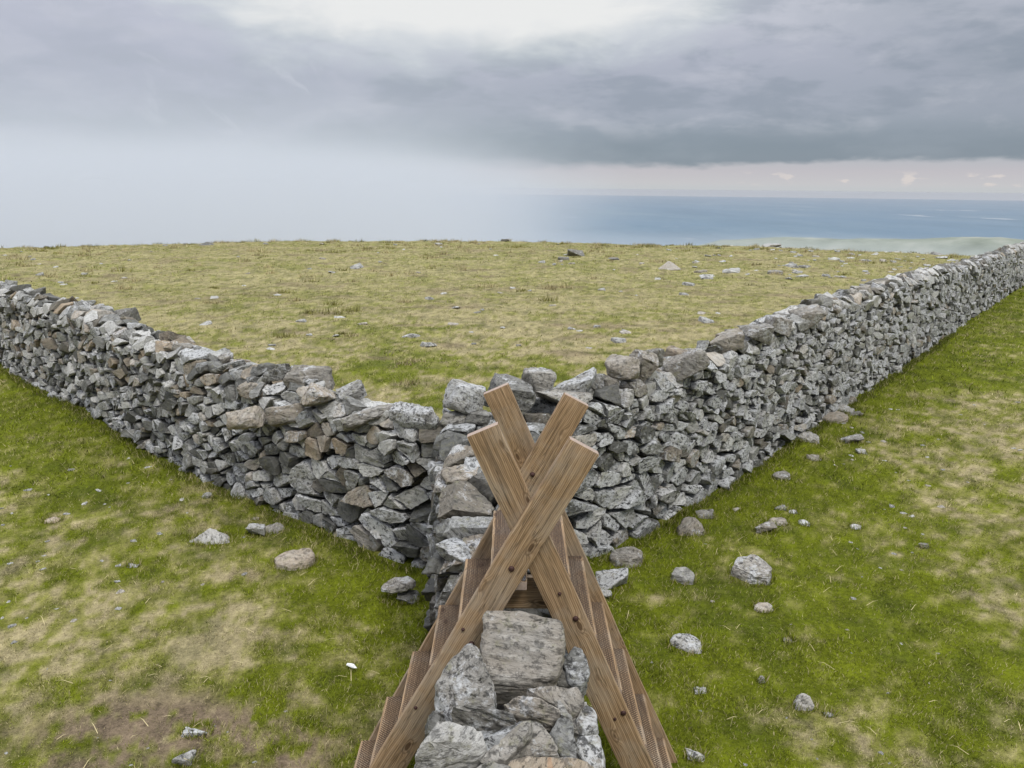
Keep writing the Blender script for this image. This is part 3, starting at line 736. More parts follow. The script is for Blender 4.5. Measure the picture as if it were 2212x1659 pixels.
def beam(name, a, b, width, thick, wdir, material, parent, bev=.006, seed=0, warp=.002, taper_end=0):
    """board from a to b (centre line); width along wdir-perpendicular, thickness the remaining axis"""
    a = Vector(a); b = Vector(b); X = (b - a).normalized(); Z = Vector(wdir).normalized(); Y = Z.cross(X).normalized(); Z = X.cross(Y)
    L = (b - a).length; bm = bmesh.new(); bmesh.ops.create_cube(bm, size=1)
    for v in bm.verts: v.co = Vector((v.co.x * L, v.co.y * width, v.co.z * thick))
    bmesh.ops.bevel(bm, geom=list(bm.edges), offset=bev, segments=2, profile=.6, affect='EDGES')
    n = max(2, int(L / .08))
    for k in range(1, n):
        bmesh.ops.bisect_plane(bm, geom=bm.verts[:] + bm.edges[:] + bm.faces[:], plane_co=(-L / 2 + L * k / n, 0, 0), plane_no=(1, 0, 0))
    r = random.Random(seed); ph = r.uniform(0, 6)
    me = bpy.data.meshes.new(name)
    off = Vector((r.uniform(-20, 20), r.uniform(-20, 20), r.uniform(-20, 20))); cos_ = []
    for v in bm.verts:
        cos_.append((v.co + off)[:])
        v.co.y += warp * math.sin(v.co.x * 5 + ph) + r.uniform(-.0012, .0012); v.co.z += warp * .7 * math.sin(v.co.x * 3.1 + ph) + r.uniform(-.0008, .0008)
    for f in bm.faces: f.material_index = 1 if abs(f.calc_center_median().x) > L / 2 - .003 else 0; f.smooth = True
    bm.to_mesh(me); bm.free()
    me.materials.append(material); me.materials.append(mend)
    at = me.attributes.new('woodco', 'FLOAT_VECTOR', 'POINT'); at.data.foreach_set('vector', np.array(cos_, np.float32).ravel())
    me.set_sharp_from_angle(angle=rad(40))
    o = bpy.data.objects.new(name, me); COL.objects.link(o)
    o.matrix_world = Matrix.Translation((a + b) / 2) @ Matrix((X, Y, Z)).transposed().to_4x4()
    if parent: o.parent = parent
    return o
def dome(name, r, h, material, parent, loc, nrm=(0, -1, 0)):
    bm = bmesh.new(); seg = 14; rings = [(r, 0), (r * .98, h * .35), (r * .8, h * .72), (r * .45, h * .95), (0, h)]
    prev = None
    for rr, zz in rings[:-1]:
        cur = [bm.verts.new((rr * math.cos(6.2832 * i / seg), rr * math.sin(6.2832 * i / seg), zz)) for i in range(seg)]
        if prev:
            for i in range(seg): bm.faces.new((prev[i], prev[(i + 1) % seg], cur[(i + 1) % seg], cur[i]))
        prev = cur
    t = bm.verts.new((0, 0, h))
    for i in range(seg): bm.faces.new((prev[i], prev[(i + 1) % seg], t))
    for f in bm.faces: f.smooth = True
    me = bpy.data.meshes.new(name); bm.to_mesh(me); bm.free(); me.materials.append(material)
    o = bpy.data.objects.new(name, me); COL.objects.link(o)
    o.matrix_world = Matrix.Translation(loc) @ Vector(nrm).to_track_quat('Z', 'Y').to_matrix().to_4x4()
    if parent:
        o.parent = parent; o.matrix_parent_inverse = parent.matrix_world.inverted()
    return o
stile = empty('step_stile', (0, 3.75, 0))
tag(stile, 'brown timber step stile of two crossed ladders straddling the near stone wall', 'stile')
bpy.context.view_layer.update()
def under(o, par):
    o.parent = par; o.matrix_parent_inverse = par.matrix_world.inverted()
BW, BT = .142, .047
def side_board(p_top, p_other, y, seed, zend=-.06):
    """p_top/p_other: two (x,z) points on the centre line"""
    (x0, z0), (x1, z1) = p_top, p_other
    k = (zend - z0) / (z1 - z0); xe = x0 + (x1 - x0) * k
    o = beam('stringer', (xe, y, zend), (x0, y, z0), BW, BT, (0, 1, 0), MW, None, seed=seed)
    bpy.context.view_layer.update(); under(o, stile); bpy.context.view_layer.update()
    return o, lambda z: x0 + (x1 - x0) * (z - z0) / (z1 - z0)
# centre lines
L1, fL1 = side_board((.303, 2.212), (-.571, .615), 3.303, 1)
R1, fR1 = side_board((-.122, 2.262), (.590, .665), 3.352, 2)
L2, fL2 = side_board((.335, 2.188), (-.590, .405), 4.173, 3)
R2, fR2 = side_board((-.087, 2.228), (.895, .032), 4.222, 4)
# bolt heads on the broad faces
for par, fn, yf, pts_ in ((L1, fL1, 3.303 - BT / 2, ((1.66, .005), (1.30, .03), (.98, -.045), (.60, .05), (1.37, -.045))),
                          (R1, fR1, 3.352 - BT / 2, ((1.40, .03), (.93, .05), (.90, .0), (1.52, .01))),
                          (L2, fL2, 4.173 - BT / 2, ((1.78, -.01),)), ):
    for z, dx in pts_:
        dome('bolt', .0135 if z in (1.66, 1.30, 1.40, 1.78, .93) else .008, .010 if z != 1.78 else .016, mbolt, par, (fn(z) + dx, yf + .001, z))
def wire_mesh(parent, x0, x1, y0, y1, z, side):
    """crossed diagonal wires laid on a tread, folded over its nose"""
    vs = []; fs = []
    def strip(a, b, zz, w_=.0011, t_=.0010):
        a = Vector(a); b = Vector(b); d = (b - a)
        if d.length < .004: return
        p_ = Vector((-d.y, d.x, 0)).normalized() * w_; k = len(vs)
        for q in (a, b):
            for sgn, dz_ in ((-1, 0), (1, 0), (0, t_ * 1.6)):
                vs.append((q.x + p_.x * sgn, q.y + p_.y * sgn, zz + dz_))
        fs.extend([(k, k + 3, k + 5, k + 2), (k + 1, k + 2, k + 5, k + 4), (k, k + 1, k + 4, k + 3)])
    pitch = .0165
    W, H_ = x1 - x0, y1 - y0
    for sg in (1, -1):
        c = -W * .9
        while c < H_ + W * .9:
            # line y = y0 + c + sg*k*(x-x0)
            k_ = .8
            pts2 = []
            xa, xb = x0, x1
            ya, yb = (y0 + c, y0 + c + k_ * W) if sg > 0 else (y0 + c + k_ * W, y0 + c)
            # clip to y range
            if max(ya, yb) < y0 or min(ya, yb) > y1: c += pitch; continue
            def clip(t): return xa + (xb - xa) * t, ya + (yb - ya) * t
            t0, t1 = 0., 1.
            dyv = yb - ya
            ta, tb = sorted(((y0 - ya) / dyv, (y1 - ya) / dyv)); t0 = max(t0, ta); t1 = min(t1, tb)
            if t1 > t0: strip((*clip(t0), 0), (*clip(t1), 0), z + .0015 + (.001 if sg > 0 else 0))
            c += pitch
    o = mesh_obj('wire_mesh', np.array(vs), np.array(fs), mwire); bpy.context.view_layer.update(); under(o, parent)
    ex = x1 - .012 if side < 0 else x0 + .012
    vs2 = []; fs2 = []
    for kx in (-.006, 0, .006):     # bright cut selvedge wires along the back of the tread
        yy = np.linspace(y0, y1, 60); k0 = len(vs2)
        for i, yv in enumerate(yy):
            xx = ex + kx + .0035 * math.sin(i * 1.7 + kx * 900)
            vs2 += [(xx - .0014, yv, z + .003), (xx + .0014, yv, z + .003), (xx, yv, z + .0065)]
        for i in range(len(yy) - 1):
            a = k0 + i * 3
            fs2 += [(a, a + 3, a + 5, a + 2), (a + 1, a + 2, a + 5, a + 4)]
    o = mesh_obj('selvedge_wire', np.array(vs2), np.array(fs2), mgalv); bpy.context.view_layer.update(); under(o, parent)
for side, fn, y0, y1, h2 in ((-1, lambda z: (fL1(z) + fL2(z)) / 2, 3.328, 4.148, 0), (1, lambda z: (fR1(z) + fR2(z)) / 2, 3.377, 4.197, 0)):
    for k, z in enumerate((1.575, 1.295, 1.02, .735, .45, .165)):
        xm = fn(z); tw = .165
        dxs = .084 if True else 0
        outer = xm + side * (BW / 2 / math.sin(rad(62)) - .004)
        inner = outer - side * tw
        xa, xb = min(outer, inner), max(outer, inner)
        if k == 0:
            if side < 0: xb = min(xb, .112)
            else: xa = max(xa, .118)
        o = beam('tread', ((xa + xb) / 2, y0, z - .02), ((xa + xb) / 2, y1, z - .02), xb - xa, .04, (0, 0, 1), MT, None, seed=20 + k + (side > 0) * 9, bev=.005, warp=.001)
        bpy.context.view_layer.update(); under(o, stile); bpy.context.view_layer.update()
        wire_mesh(o, xa + (.012 if side < 0 else .003), xb - (.012 if side > 0 else .003), y0 + .004, y1 - .004, z + .0005, side)
# cross brace under the top step
for yy, sd in ((3.43, 77), (4.11, 78)):
    o = beam('riser', (-.03, yy, 1.475), (.27, yy, 1.475), .155, .03, (0, 1, 0), MT, None, seed=sd); bpy.context.view_layer.update(); under(o, stile)

# ------------------------------------------------------------------ loose rocks
ROCKXY = []
def rock(name, px, py, wpx, hpx, tint, label, cat='rock', pw=.5, n=16, sink=.25, rz=None, seed=0, pts=None, depth=None, edge=None, group=None, flat=None, zbase=None):
    rng = np.random.default_rng(seed + 100)
    g = hit(px, py + hpx * .30)
    if zbase: g = at_z(px, py + hpx * .30, g.z + zbase)
    dist = g.y * math.cos(PITCH) + (CAMZ - g.z) * math.sin(PITCH)
    mpp = dist / (FPX * 2212 / 1024); W = wpx * mpp; el_ = math.atan2(CAMZ - g.z, g.y)
    # apparent height = depth*sin(el) + height*cos(el)
    if flat is None: flat = .75
    Dp = W * (depth or .75); Hh = max((hpx * mpp - Dp * math.sin(el_) * .8) / math.cos(el_), W * .22) * 1.1
    if pts is None: q = chunk(rng, (W * 1.05, Dp, Hh), n, pw)
    else: q = np.array(pts, float) * np.array([W, Dp, Hh]) 
    lo, hi = q.min(0), q.max(0); q = q - np.array([(lo[0] + hi[0]) / 2, (lo[1] + hi[1]) / 2, lo[2]])
    q[:, 2] -= Hh * sink * .6
    ROCKXY.append((g.x, g.y, W, Dp))
    bt = Batch(); e_ = edge if edge is not None else (max(.014, W / 14) if wpx > 12 else W / 4)
    bt.add(q, e_, tint, rng, bev=min(.012, W * .05), amp=min(.012, W * .045)); bt.finish()
    o = bt.join(name, [0], None, (0, 0, 0)); o.location = (g.x, g.y, g.z); 
    if rz: o.rotation_euler = (0, 0, rz)
    return tag(o, label, cat, group)
PYR = [(-.5, -.3, 0), (.5, -.25, .05), (.42, .35, .05), (-.4, .4, .0), (-.05, .1, 1), (.08, .15, .95), (-.5, -.25, .22), (.5, -.2, .22), (.05, -.42, .05), (.2, -.38, .1)]
SLAB = [(-.5, -.05, 0), (-.36, -.42, 0), (.05, -.5, .0), (.4, -.35, 0), (.5, .0, 0), (.42, .4, 0), (-.1, .5, 0), (-.4, .35, 0), (-.5, -.05, .6), (-.33, -.38, .7), (.05, -.45, .8), (.38, -.3, .8), (.5, .05, .9), (.3, .42, 1), (-.1, .45, 1), (-.38, .3, .8)]
WEDGE = [(-.5, .1, 0), (-.25, .5, 0), (.3, .45, 0), (.5, -.1, 0), (.35, -.5, 0), (-.1, -.4, 0), (-.45, .15, .6), (-.25, .5, .8), (.2, .42, 1), (.5, -.05, .75), (.35, -.45, .55), (-.05, -.35, .5)]
TOOTH = [(-.45, -.35, 0), (.4, -.4, 0), (.5, .2, 0), (.1, .5, 0), (-.4, .4, 0), (-.1, .05, 1), (.08, .12, .96), (-.42, -.2, .5), (.38, -.2, .45), (-.3, .25, .75), (.3, .25, .7)]
ROCKS = [
 (457, 1156, 86, 42, (.78, .15, .25), 'pale grey pyramid-shaped rock on the left turf', PYR),
 (555, 1147, 42, 38, (.7, .0, .3), 'small pale grey cube-like rock right of the pyramid-shaped one', None),
 (588, 1143, 52, 16, (.45, .3, .1), 'flat brown-grey slab sunk in the grass behind the cube-like rock', SLAB),
 (636, 1203, 90, 44, (.75, .75, .1), 'flat tan six-sided rock lying alone on the left turf', SLAB),
 (883, 1290, 50, 34, (.45, .05, .35), 'grey lump propping the thin slab at the foot of the near wall', None),
 (552, 1121, 15, 9, (.9, .6, .1), 'tiny pinkish white stone between cube-like rock and wall', None),
 (113, 1125, 36, 9, (.95, 1.0, .0), 'flat orange-tan stone chip on the left turf', SLAB),
 (398, 1641, 44, 34, (.5, .05, .4), 'grey rock in the bare soil at the bottom edge, left side', None),
 (425, 1577, 60, 20, (1.0, .1, .95), 'long white knobbly stone half buried in dark soil', None),
 (448, 1070, 24, 14, (.5, .1, .4), 'small grey stone just in front of the left wall foot', SLAB),
 (518, 1062, 38, 44, (.45, .1, .6), 'upright lichened stone leaning against the left wall foot', TOOTH),
 (289, 1222, 26, 8, (.6, .1, .4), 'low grey sliver of rock well left of the pyramid-shaped one', None), (255, 1300, 0, 0, 0, 0, 0),
 (1493, 1133, 66, 52, (.38, .4, .2), 'rounded brown-grey boulder at the foot of the right wall', TOOTH),
 (1524, 1110, 40, 22, (.38, .15, .3), 'dark jagged rock tucked behind the rounded brown boulder', None),
 (1651, 1140, 46, 28, (.38, .35, .3), 'blocky dark brown rock with a cut face on right turf', None),
 (1680, 1128, 44, 11, (.55, .5, .2), 'narrow tan sliver of rock touching the blocky dark one', SLAB),
 (1736, 1130, 28, 15, (.85, .05, .6), 'small white-topped stone right of the tan sliver', WEDGE),
 (1685, 1096, 28, 13, (.5, .0, .1), 'small smooth blue-grey stone above the blocky dark rock', None),
 (1712, 1107, 22, 6, (.85, .0, .5), 'flat pale stone flush in grass near the blue-grey one', SLAB),
 (1590, 1100, 24, 10, (.9, .5, .3), 'small cream stone chip between wall and blocky dark rock', None),
 (1848, 1137, 28, 10, (.95, .2, .6), 'flat whitish stone on the yellowing right turf', SLAB),
 (1352, 1201, 76, 46, (.42, .35, .35), 'flat brown slab lying beyond the stile, nearest the right wall', SLAB),
 (1322, 1250, 76, 54, (.5, .3, .6), 'crumbly lichened rock in front of the flat brown slab', None),
 (1305, 1285, 34, 26, (.7, .2, .5), 'pale rough stone against the right side of the stile', None),
 (1474, 1243, 50, 40, (.55, .1, .1), 'smooth grey wedge of rock with a white fleck', WEDGE),
 (1621, 1228, 88, 66, (.55, .35, .5), 'largest loose rock on right turf, angular with white crusted edge', WEDGE),
 (1482, 1384, 70, 42, (.62, .15, .5), 'pale grey rock tapering to a point, right of the stile', WEDGE),
 (1737, 1512, 50, 48, (.85, .25, .2), 'tooth-shaped rock with white face and dark left side', TOOTH),
 (1648, 1315, 46, 12, (.85, .7, .3), 'flat cream and orange stone flush with right turf', SLAB),
 (1996, 1180, 20, 14, (.4, .1, .2), 'small dark stone on the far right turf', None),
 (1513, 1494, 28, 14, (.75, .0, .6), 'small speckled white stone low beside the stile steps', None),
 (1645, 1470, 18, 20, (.6, .2, .4), 'small upright grey stone between two larger pale rocks', TOOTH),
 (1702, 1385, 24, 12, (.3, .2, .2), 'small dark stone sunk in lush grass', None),
 (1790, 1545, 24, 12, (.5, .1, .2), 'small grey stone right of the tooth-shaped rock', None),
 (1500, 1632, 40, 28, (.75, .2, .6), 'crusted pale stone at the foot of the right ladder', None),
 (1843, 948, 60, 18, (.45, .2, .4), 'long low stone on the turf where the right wall recedes', None),
 (1745, 944, 46, 26, (.62, .2, .3), 'pale wedge rock a step away from the right wall', WEDGE),
 (1758, 988, 30, 15, (.4, .3, .2), 'dark flat stone below the pale wedge rock', None),
 (1688, 1027, 38, 20, (.4, .2, .3), 'layered grey-brown stone close to the right wall foot', SLAB),
 (1822, 884, 44, 22, (.6, .2, .4), 'pale rock with flat top where the right wall recedes', WEDGE),
 (1845, 893, 34, 14, (.3, .15, .3), 'dark stone right beside the pale flat-topped rock', None),
 (1800, 903, 66, 16, (.45, .6, .1), 'long mossy brown slab in front of the pale flat-topped rock', SLAB),
 (1860, 975, 22, 14, (.75, .1, .5), 'small white-grey stone on the right turf, beyond the dark flat one', None),
 (1720, 976 - 30, 0, 0, 0, 0, 0),
 (1245, 548, 38, 17, (.3, .1, .3), 'largest dark boulder in the middle of the far moor', None),
 (1445, 575, 48, 20, (.9, .5, .1), 'broad pinkish dome of rock in the far moor', PYR),
 (1512, 586, 28, 9, (.5, .35, .1), 'low pinkish rock right of the pinkish dome', None),
 (448, 527, 42, 10, (.25, .0, .2), 'dark peaked rock on the skyline, left side', PYR),
 (1091, 519, 18, 8, (.2, .1, .1), 'dark knob of rock on the skyline near the middle', None),
 (1670, 527, 40, 9, (.7, .2, .5), 'long low outcrop on the right skyline', None),
 (1296, 0, 0, 0, 0, 0, 0),
 (1674, 587, 34, 9, (.4, .2, .3), 'dark flat rock with pale rim in the far moor', SLAB),
 (1738, 576, 24, 9, (.35, .1, .3), 'dark jagged rock near the right wall in the far moor', None),
 (1587, 583, 22, 9, (.7, .1, .5), 'pale rock left of the dark flat one in the far moor', None),
 (1217, 558, 26, 8, (.4, .1, .3), 'low rock just in front of the largest moor boulder', None),
 (1324, 559, 26, 8, (.35, .1, .3), 'low dark rock right of the largest moor boulder', None),
 (668, 723, 14, 6, (1, .0, 1), 'small white stone behind the left wall', None),
 (1086, 708, 11, 6, (1, .0, 1), 'small white stone in the middle of the moor', None),
 (588, 745, 16, 7, (.5, .0, .2), 'small blue-grey stone left of centre on the moor', None),
 (1023, 742, 13, 6, (.25, .0, .1), 'dark pebble-like stone in front of the small white one', None),
 (1120, 746, 12, 6, (.4, .2, .1), 'small grey stone right of the small white one on the moor', None),
]
gi = 0
for k, r in enumerate(ROCKS):
    if r[2] == 0: continue
    px, py, w_, h_, t, lab, shp = r
    sink = .5 if h_ < 13 else .22
    rock('loose_rock', px, py, w_, h_, t, lab or 'small grey stone lying loose in the turf', 'rock', seed=k * 3 + 1, pts=shp,
         pw=.3, n=12, sink=sink, depth={id(SLAB): .85, id(PYR): .7, id(WEDGE): .9}.get(id(shp), .8), group='loose rocks on the turf' if py > 880 else 'rocks on the far moor')
# the thin tilted slab resting on the grey lump
o = rock('loose_rock', 862, 1265, 78, 20, (.5, .3, .4), 'thin tilted slab resting on a grey lump beside the near wall', pts=SLAB, seed=77, depth=.6, sink=0, zbase=.10, group='loose rocks on the turf')
o.rotation_euler = (0, -.12, .15)
# scrap of white wool
rng = np.random.default_rng(3)
g = at_z(760, 1438, .03); bt = Batch(); bt.add(chunk(rng, (.085, .03, .02), 14, .7), .008, (1, 0, 1), rng, bev=.003, amp=.008); bt.finish()
o = bt.join('wool_scrap', [0], None, (0, 0, 0)); o.location = g; o.rotation_euler = (0, .2, -.35)
mwh, T, B = mat('white_wool', .9, .2); T.put(B.inputs['Base Color'], (.78, .77, .74)); o.data.materials[0] = mwh
tag(o, 'small white scrap caught in the grass left of the stile', 'scrap')

# small embedded stones: copies of a few shapes, each its own object
protos = []
for k in range(7):
    rng = np.random.default_rng(300 + k); bt = Batch()
    bt.add(chunk(rng, (1, rng.uniform(.5, .9), rng.uniform(.22, .42)), 14, .5), .11, (rng.uniform(.55, 1.0), float(rng.random() < .3) * .5, rng.uniform(.2, .7)), rng, bev=.03, amp=.035)
    bt.rc[0] = bt.rc[0] * .16
    bt.finish(); o = bt.join('proto', [0], None, (0, 0, 0)); COL.objects.unlink(o); protos.append(o)
def sprinkle(px, py, size, label, group, rng, name='small_stone', flat=1.0):
    g = hit(px, py)
    if wall_dist([(g.x, g.y)])[0] < .55: return
    o = protos[int(rng.integers(7))].copy(); o.name = name; COL.objects.link(o)
    o.location = (g.x, g.y, g.z - size * .04); o.scale = (size, size, size * flat); o.rotation_euler = (rng.normal(0, .15), rng.normal(0, .15), rng.uniform(0, 6.28))
    return tag(o, label, 'stone', group)
Z7 = [(800, 295, 30), (690, 265, 22), (290, 325, 34), (815, 475, 42), (800, 412, 42), (800, 585, 36), (500, 670, 34), (80, 705, 40), (95, 815, 34), (380, 595, 24), (300, 228, 24), (320, 130, 24),
      (905, 130, 34), (70, 280, 28), (1365, 430, 20), (1000, 1535, 20), (1930, 1280, 20), (1720, 1620, 26), (40, 1570, 26), (255, 268, 20), (1650, 350, 34), (20, 655, 26), (180, 648, 14), (1100, 415, 18), (1080, 80, 30), (1450, 1395, 14), (1535, 1420, 14), (745, 1085, 20), (320, 998, 12), (60, 550, 24), (885, 1650, 20), (20, 20, 24), (1645, 105, 16), (660, 1475, 12), (470, 605, 10)]
rs = np.random.default_rng(21)
for x, y, s_ in Z7:
    px, py = (x / 2.765) * .8848, (1275 + y / 2.765) * .8848
    c = at_z(px, py); sprinkle(px, py, s_ * 1.7 / 2.765 * .8848 * c.y / 1790, 'little grey stone bedded in the short turf left of the stile', 'stones bedded in the left turf', rs)
Z8 = [(1595, 140, 22), (1640, 185, 16), (2090, 165, 26), (1795, 320, 20), (1940, 325, 18), (1610, 515, 32), (1175, 795, 26), (1570, 735, 18), (1845, 1160, 18), (1935, 830, 20), (1800, 1560, 34), (1850, 1640, 20), (250, 955, 18), (580, 1290, 20), (1330, 1470, 16),
      (660, 535, 28), (1885, 220, 28), (2010, 210, 18), (1190, 700, 14), (610, 150, 18), (2080, 85, 22), (1960, 40, 22), (1670, 380, 14), (1160, 1335, 16), (1370, 1600, 18), (2180, 900, 20), (2120, 1100, 16), (1600, 890, 12), (880, 1650, 26)]
for x, y, s_ in Z8:
    px, py = (1500 + x / 2.765) * .8848, (1275 + y / 2.765) * .8848
    c = at_z(px, py); sprinkle(px, py, s_ * 1.6 / 2.765 * .8848 * c.y / 1790, 'little pale stone bedded in the green turf right of the stile', 'stones bedded in the right turf', rs)
for k in range(55):   # stones along the right and left turf further off
    if k % 3: px, py = rs.uniform(1800, 2212), rs.uniform(860, 1120)
    else: px, py = rs.uniform(0, 420), rs.uniform(960, 1120)
    c = at_z(px, py)
    sprinkle(px, py, rs.uniform(.03, .11), 'little grey stone scattered over the turf away from the stile', 'stones scattered over the outer turf', rs)
for k in range(260):  # field stones, denser towards the skyline
    u = rs.random() ** 1.9; py = 527 + u * 290; px = rs.uniform(0, 2212)
    if px > 1500: py = 532 + rs.random() ** 1.3 * 75
    elif rs.random() < .35: px = rs.normal(1750, 260)
    c = at_z(px, py); 
    if in_field(np.array([[c.x, c.y]]))[0] < .5 or c.y < 9: continue
    dd = math.hypot(c.x, c.y)
    sprinkle(px, py, rs.uniform(.08, .22) * (1 + dd / 38) * (1.9 if rs.random() < .12 else 1), 'small grey stone among many strewn over the far moor', 'stones strewn over the far moor', rs, flat=1.3)

# ------------------------------------------------------------------ grass
mgr, T, B = mat('grass_blades', .75, .2)
T.put(B.inputs['Base Color'], T.attr('turf'))
def blades(name, xy, length, lean, width, col, seg2, rng, zoff=0.0):
    n = len(xy); z = tz(xy[:, 0], xy[:, 1]) + zoff
    a = rng.uniform(0, 2 * np.pi, n); ln = lean[:, None]
    dirv = np.stack([np.cos(a), np.sin(a)], 1); dirv[:, 0] += .35; dirv /= np.linalg.norm(dirv, axis=1)[:, None] + 1e-6
    b = rng.uniform(0, 2 * np.pi, n); side = np.stack([np.cos(b), np.sin(b)], 1) * width[:, None] * .5
    base = np.column_stack([xy, z - .004]); L = length
    tip = base + np.column_stack([dirv * (L * lean)[:, None], L * np.sqrt(np.clip(1 - lean ** 2, .05, 1))])
    s3 = np.column_stack([side, np.zeros(n)])
    if seg2:
        mid = base + (tip - base) * .55 + np.column_stack([np.zeros((n, 2)), L * .12])
        V = np.stack([base - s3, base + s3, mid - s3 * .8, mid + s3 * .8, tip], 1).reshape(-1, 3)
        k = np.arange(n) * 5
        F = np.concatenate([np.stack([k, k + 1, k + 3], 1), np.stack([k, k + 3, k + 2], 1), np.stack([k + 2, k + 3, k + 4], 1)])
        m_ = 5
    else:
        V = np.stack([base - s3, base + s3, tip], 1).reshape(-1, 3); k = np.arange(n) * 3
        F = np.stack([k, k + 1, k + 2], 1); m_ = 3
    Cc = np.repeat(rgba(col), m_, axis=0)
    return V, F, Cc
def turf_points(rng, r0, r1, per_m2, half_ang=36):
    A = rad(half_ang) * (r1 * r1 - r0 * r0); n = int(A * per_m2)
    r = np.sqrt(rng.uniform(r0 * r0, r1 * r1, n)); a = rng.uniform(-rad(half_ang), rad(half_ang), n)
    return np.stack([r * np.sin(a), r * np.cos(a)], 1)
rg = np.random.default_rng(77)
parts = []
for (r0, r1, dens, lmin, lmax, wd_, seg2) in ((3.2, 6.0, 7000, .018, .045, .0034, True), (6.0, 9.5, 3400, .022, .055, .0052, False), (9.5, 15, 1100, .03, .07, .009, False), (15, 30, 240, .04, .09, .016, False), (30, 75, 50, .05, .12, .03, False)):
    xy = turf_points(rg, r0, r1, dens, 36)
    # clump: pull points towards clump centres
    n = len(xy)
    wd = wall_dist(xy); ok = wd > .34
    xy = xy[ok]; wd = wd[ok]
    c, dry, lush, dirt = turf_col(xy); n = len(xy)
    tuft = fbm(xy * 4.5 + 90, 3); keepm = rg.random(n) < np.clip((1 - dirt * .8) * (.35 + 1.3 * tuft - .35 * dry), .05, 1)
    xy, wd, c, dry, lush, dirt, tuft = (q[keepm] for q in (xy, wd, c, dry, lush, dirt, tuft)); n = len(xy)
    isdry = rg.random(n) < dry * .62 + .17
    tone = (rg.uniform(.5, 1.5, n) * (.72 + 1.1 * (fbm(xy * 9 + 33, 2) - .25)))[:, None]
    gcl = np.where(rg.random(n)[:, None] < .5, C_GR, C_GB) * tone
    gcl = gcl * .6 + c * .4 * tone
    stc = C_ST * rg.uniform(.6, 1.35, n)[:, None]
    cc = np.where(isdry[:, None], stc * .8 + c * .2, gcl)
    Ln = .82 * rg.uniform(lmin, lmax, n) * (.65 + .9 * np.clip(tuft - .35, 0, 1) * 2 + lush * .9) * (1 - .3 * dry)
    parts.append(blades('g', xy, Ln, rg.uniform(.45, .93, n), np.full(n, wd_) * rg.uniform(.7, 1.3, n), cc, seg2, rg))
# long bleached stalks lying about
xy = turf_points(rg, 3.4, 8, 9, 36); xy = xy[wall_dist(xy) > .45]; n = len(xy)
parts.append(blades('g', xy, rg.uniform(.05, .13, n), rg.uniform(.9, .985, n), np.full(n, .0045), np.tile(C_ST * 1.35, (n, 1)), True, rg, .012))
for (x, y, W_, D_) in ROCKXY:          # longer ungrazed grass around each loose rock and along the wall feet
    if y > 16: continue
    n = int(40 + 700 * W_); a = rg.uniform(0, 6.283, n); k_ = rg.uniform(.44, .62, n)
    q = np.stack([x + np.cos(a) * W_ * k_, y + np.sin(a) * D_ * k_], 1); q = q[wall_dist(q) > .34]; n = len(q)
    if n: parts.append(blades('g', q, rg.uniform(.03, .075, n), rg.uniform(.2, .8, n), np.full(n, .004), (np.where(rg.random((n, 1)) < .25, C_ST, C_GB) * rg.uniform(.6, 1.2, (n, 1))), True, rg))
for key in 'LRN':
    P0 = SAMP[key]; P0 = P0[(np.hypot(P0[:, 0], P0[:, 1]) < 22) & (P0[:, 1] > 2)]
    q = np.repeat(P0, 260, axis=0); n = len(q); a = rg.uniform(0, 6.283, n); r_ = rg.uniform(.36, .52, n); q = q + np.stack([np.cos(a) * r_, np.sin(a) * r_], 1)
    q = q[wall_dist(q) > .36]; n = len(q); cl = fbm(q * 3 + 70, 2)
    parts.append(blades('g', q, rg.uniform(.03, .085, n) * (.5 + cl), rg.uniform(.2, .85, n), np.full(n, .005), (np.where(rg.random((n, 1)) < .15, C_ST, C_GR) * rg.uniform(.45, 1.2, (n, 1))), True, rg))
off = 0; VV = []; FF = []; CC = []
for V_, F_, C_ in parts: VV.append(V_); FF.append(F_ + off); CC.append(C_); off += len(V_)
grass = mesh_obj('grass', np.vstack(VV), np.vstack(FF), mgr, attrs={'turf': ('FLOAT_COLOR', np.vstack(CC))})
tag(grass, kind='stuff')
print('blades verts', off)
# tussocks on the moor
pts = []
for k in range(900):
    r = math.sqrt(rg.uniform(12 ** 2, 95 ** 2)); a = rg.uniform(-rad(36), rad(36)); pts.append((r * math.sin(a), r * math.cos(a)))
for px, py in ((870, 790), (895, 783), (880, 830), (740, 722), (760, 728), (455, 655), (640, 650), (1180, 650)): g = at_z(px, py); pts.append((g.x, g.y))
pts = np.array(pts); pts = pts[(in_field(pts) > .5) & (wall_dist(pts) > .8)]
dense = fbm(pts * .25 + 13, 3); pts = pts[(dense > .49) | (np.arange(len(pts)) > len(pts) - 9)]
parts = []
for i, (x, y) in enumerate(pts):
    d = math.hypot(x, y); s_ = rg.uniform(.08, .22) * (1 + d / 70); nb = 60 if d < 30 else 36
    q = np.array([[x, y]]) + rg.normal(0, s_ * np.array([.75, .45]), (nb, 2))
    pale = rg.random() < .62; c0 = C_ST * rg.uniform(.85, 1.15) if pale else C_OL * rg.uniform(.65, 1.0)
    cc = c0 * rg.uniform(.6, 1.3, (nb, 1))
    parts.append(blades('t', q, rg.uniform(.5, 1.05, nb) * s_, rg.uniform(.2, .85, nb), np.full(nb, .008 + d * .0006), cc, False, rg))
off = 0; VV = []; FF = []; CC = []
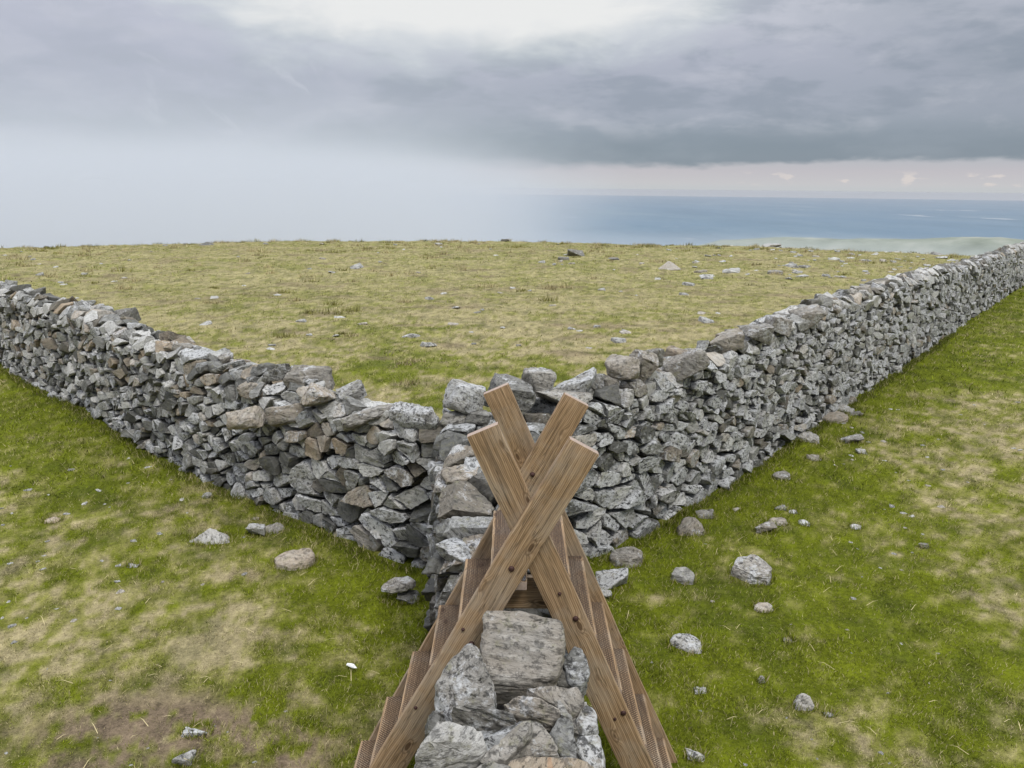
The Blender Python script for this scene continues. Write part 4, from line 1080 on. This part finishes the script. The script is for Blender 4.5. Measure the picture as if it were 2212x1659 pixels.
for V_, F_, C_ in parts: VV.append(V_); FF.append(F_ + off); CC.append(C_); off += len(V_)
tus = mesh_obj('grass_tussocks', np.vstack(VV), np.vstack(FF), mgr, attrs={'turf': ('FLOAT_COLOR', np.vstack(CC))}); tag(tus, kind='stuff')

# ------------------------------------------------------------------ air
def box(name, lo, hi, m):
    v = [(x, y, z) for x in (lo[0], hi[0]) for y in (lo[1], hi[1]) for z in (lo[2], hi[2])]
    return mesh_obj(name, v, [(0, 1, 3, 2), (4, 6, 7, 5), (0, 4, 5, 1), (2, 3, 7, 6), (0, 2, 6, 4), (1, 5, 7, 3)], m)
def vol_mat(name, color, dens):
    m = bpy.data.materials.new(name); m.use_nodes = True; t = m.node_tree; t.nodes.remove(t.nodes['Principled BSDF'])
    T = NT(t); pv = T.n('ShaderNodeVolumePrincipled'); pv.inputs['Color'].default_value = (*color, 1); pv.inputs['Anisotropy'].default_value = 0
    T.put(pv.inputs['Density'], dens(T) if callable(dens) else dens)
    t.links.new(pv.outputs[0], t.nodes['Material Output'].inputs['Volume'])
    return m
hz_ = box('haze', (-95000, -95000, -651), (95000, 95000, 8), vol_mat('haze_air', (.62, .60, .61), 1.2e-5)); tag(hz_, kind='stuff')
def mist_density(T):
    x, y, z = T.sep(T.n('ShaderNodeNewGeometry').outputs['Position'])
    a = T.mul(T.m('ARCTAN2', x, y), 57.2958)
    r = T.m('SQRT', T.add(T.mul(x, x), T.mul(y, y)))
    nz = T.noise(T.n('ShaderNodeNewGeometry').outputs['Position'], .0012, 3, .5)
    left = T.mul(T.sm(T.add(a, T.mul(T.sub(nz, .5), 22)), 9, -19), T.sm(z, 150, -40))
    low = T.mul(T.mul(T.sm(z, -118, -160), T.sm(r, 3300, 2900)), .32)
    return T.mul(T.mul(T.m('MAXIMUM', left, low), T.sm(r, 150, 900)), 1.9e-3)
mi = box('mist', (-3600, 140, -649), (2600, 3900, 170), vol_mat('mist_cloud', (.76, .785, .815), mist_density)); tag(mi, kind='stuff')
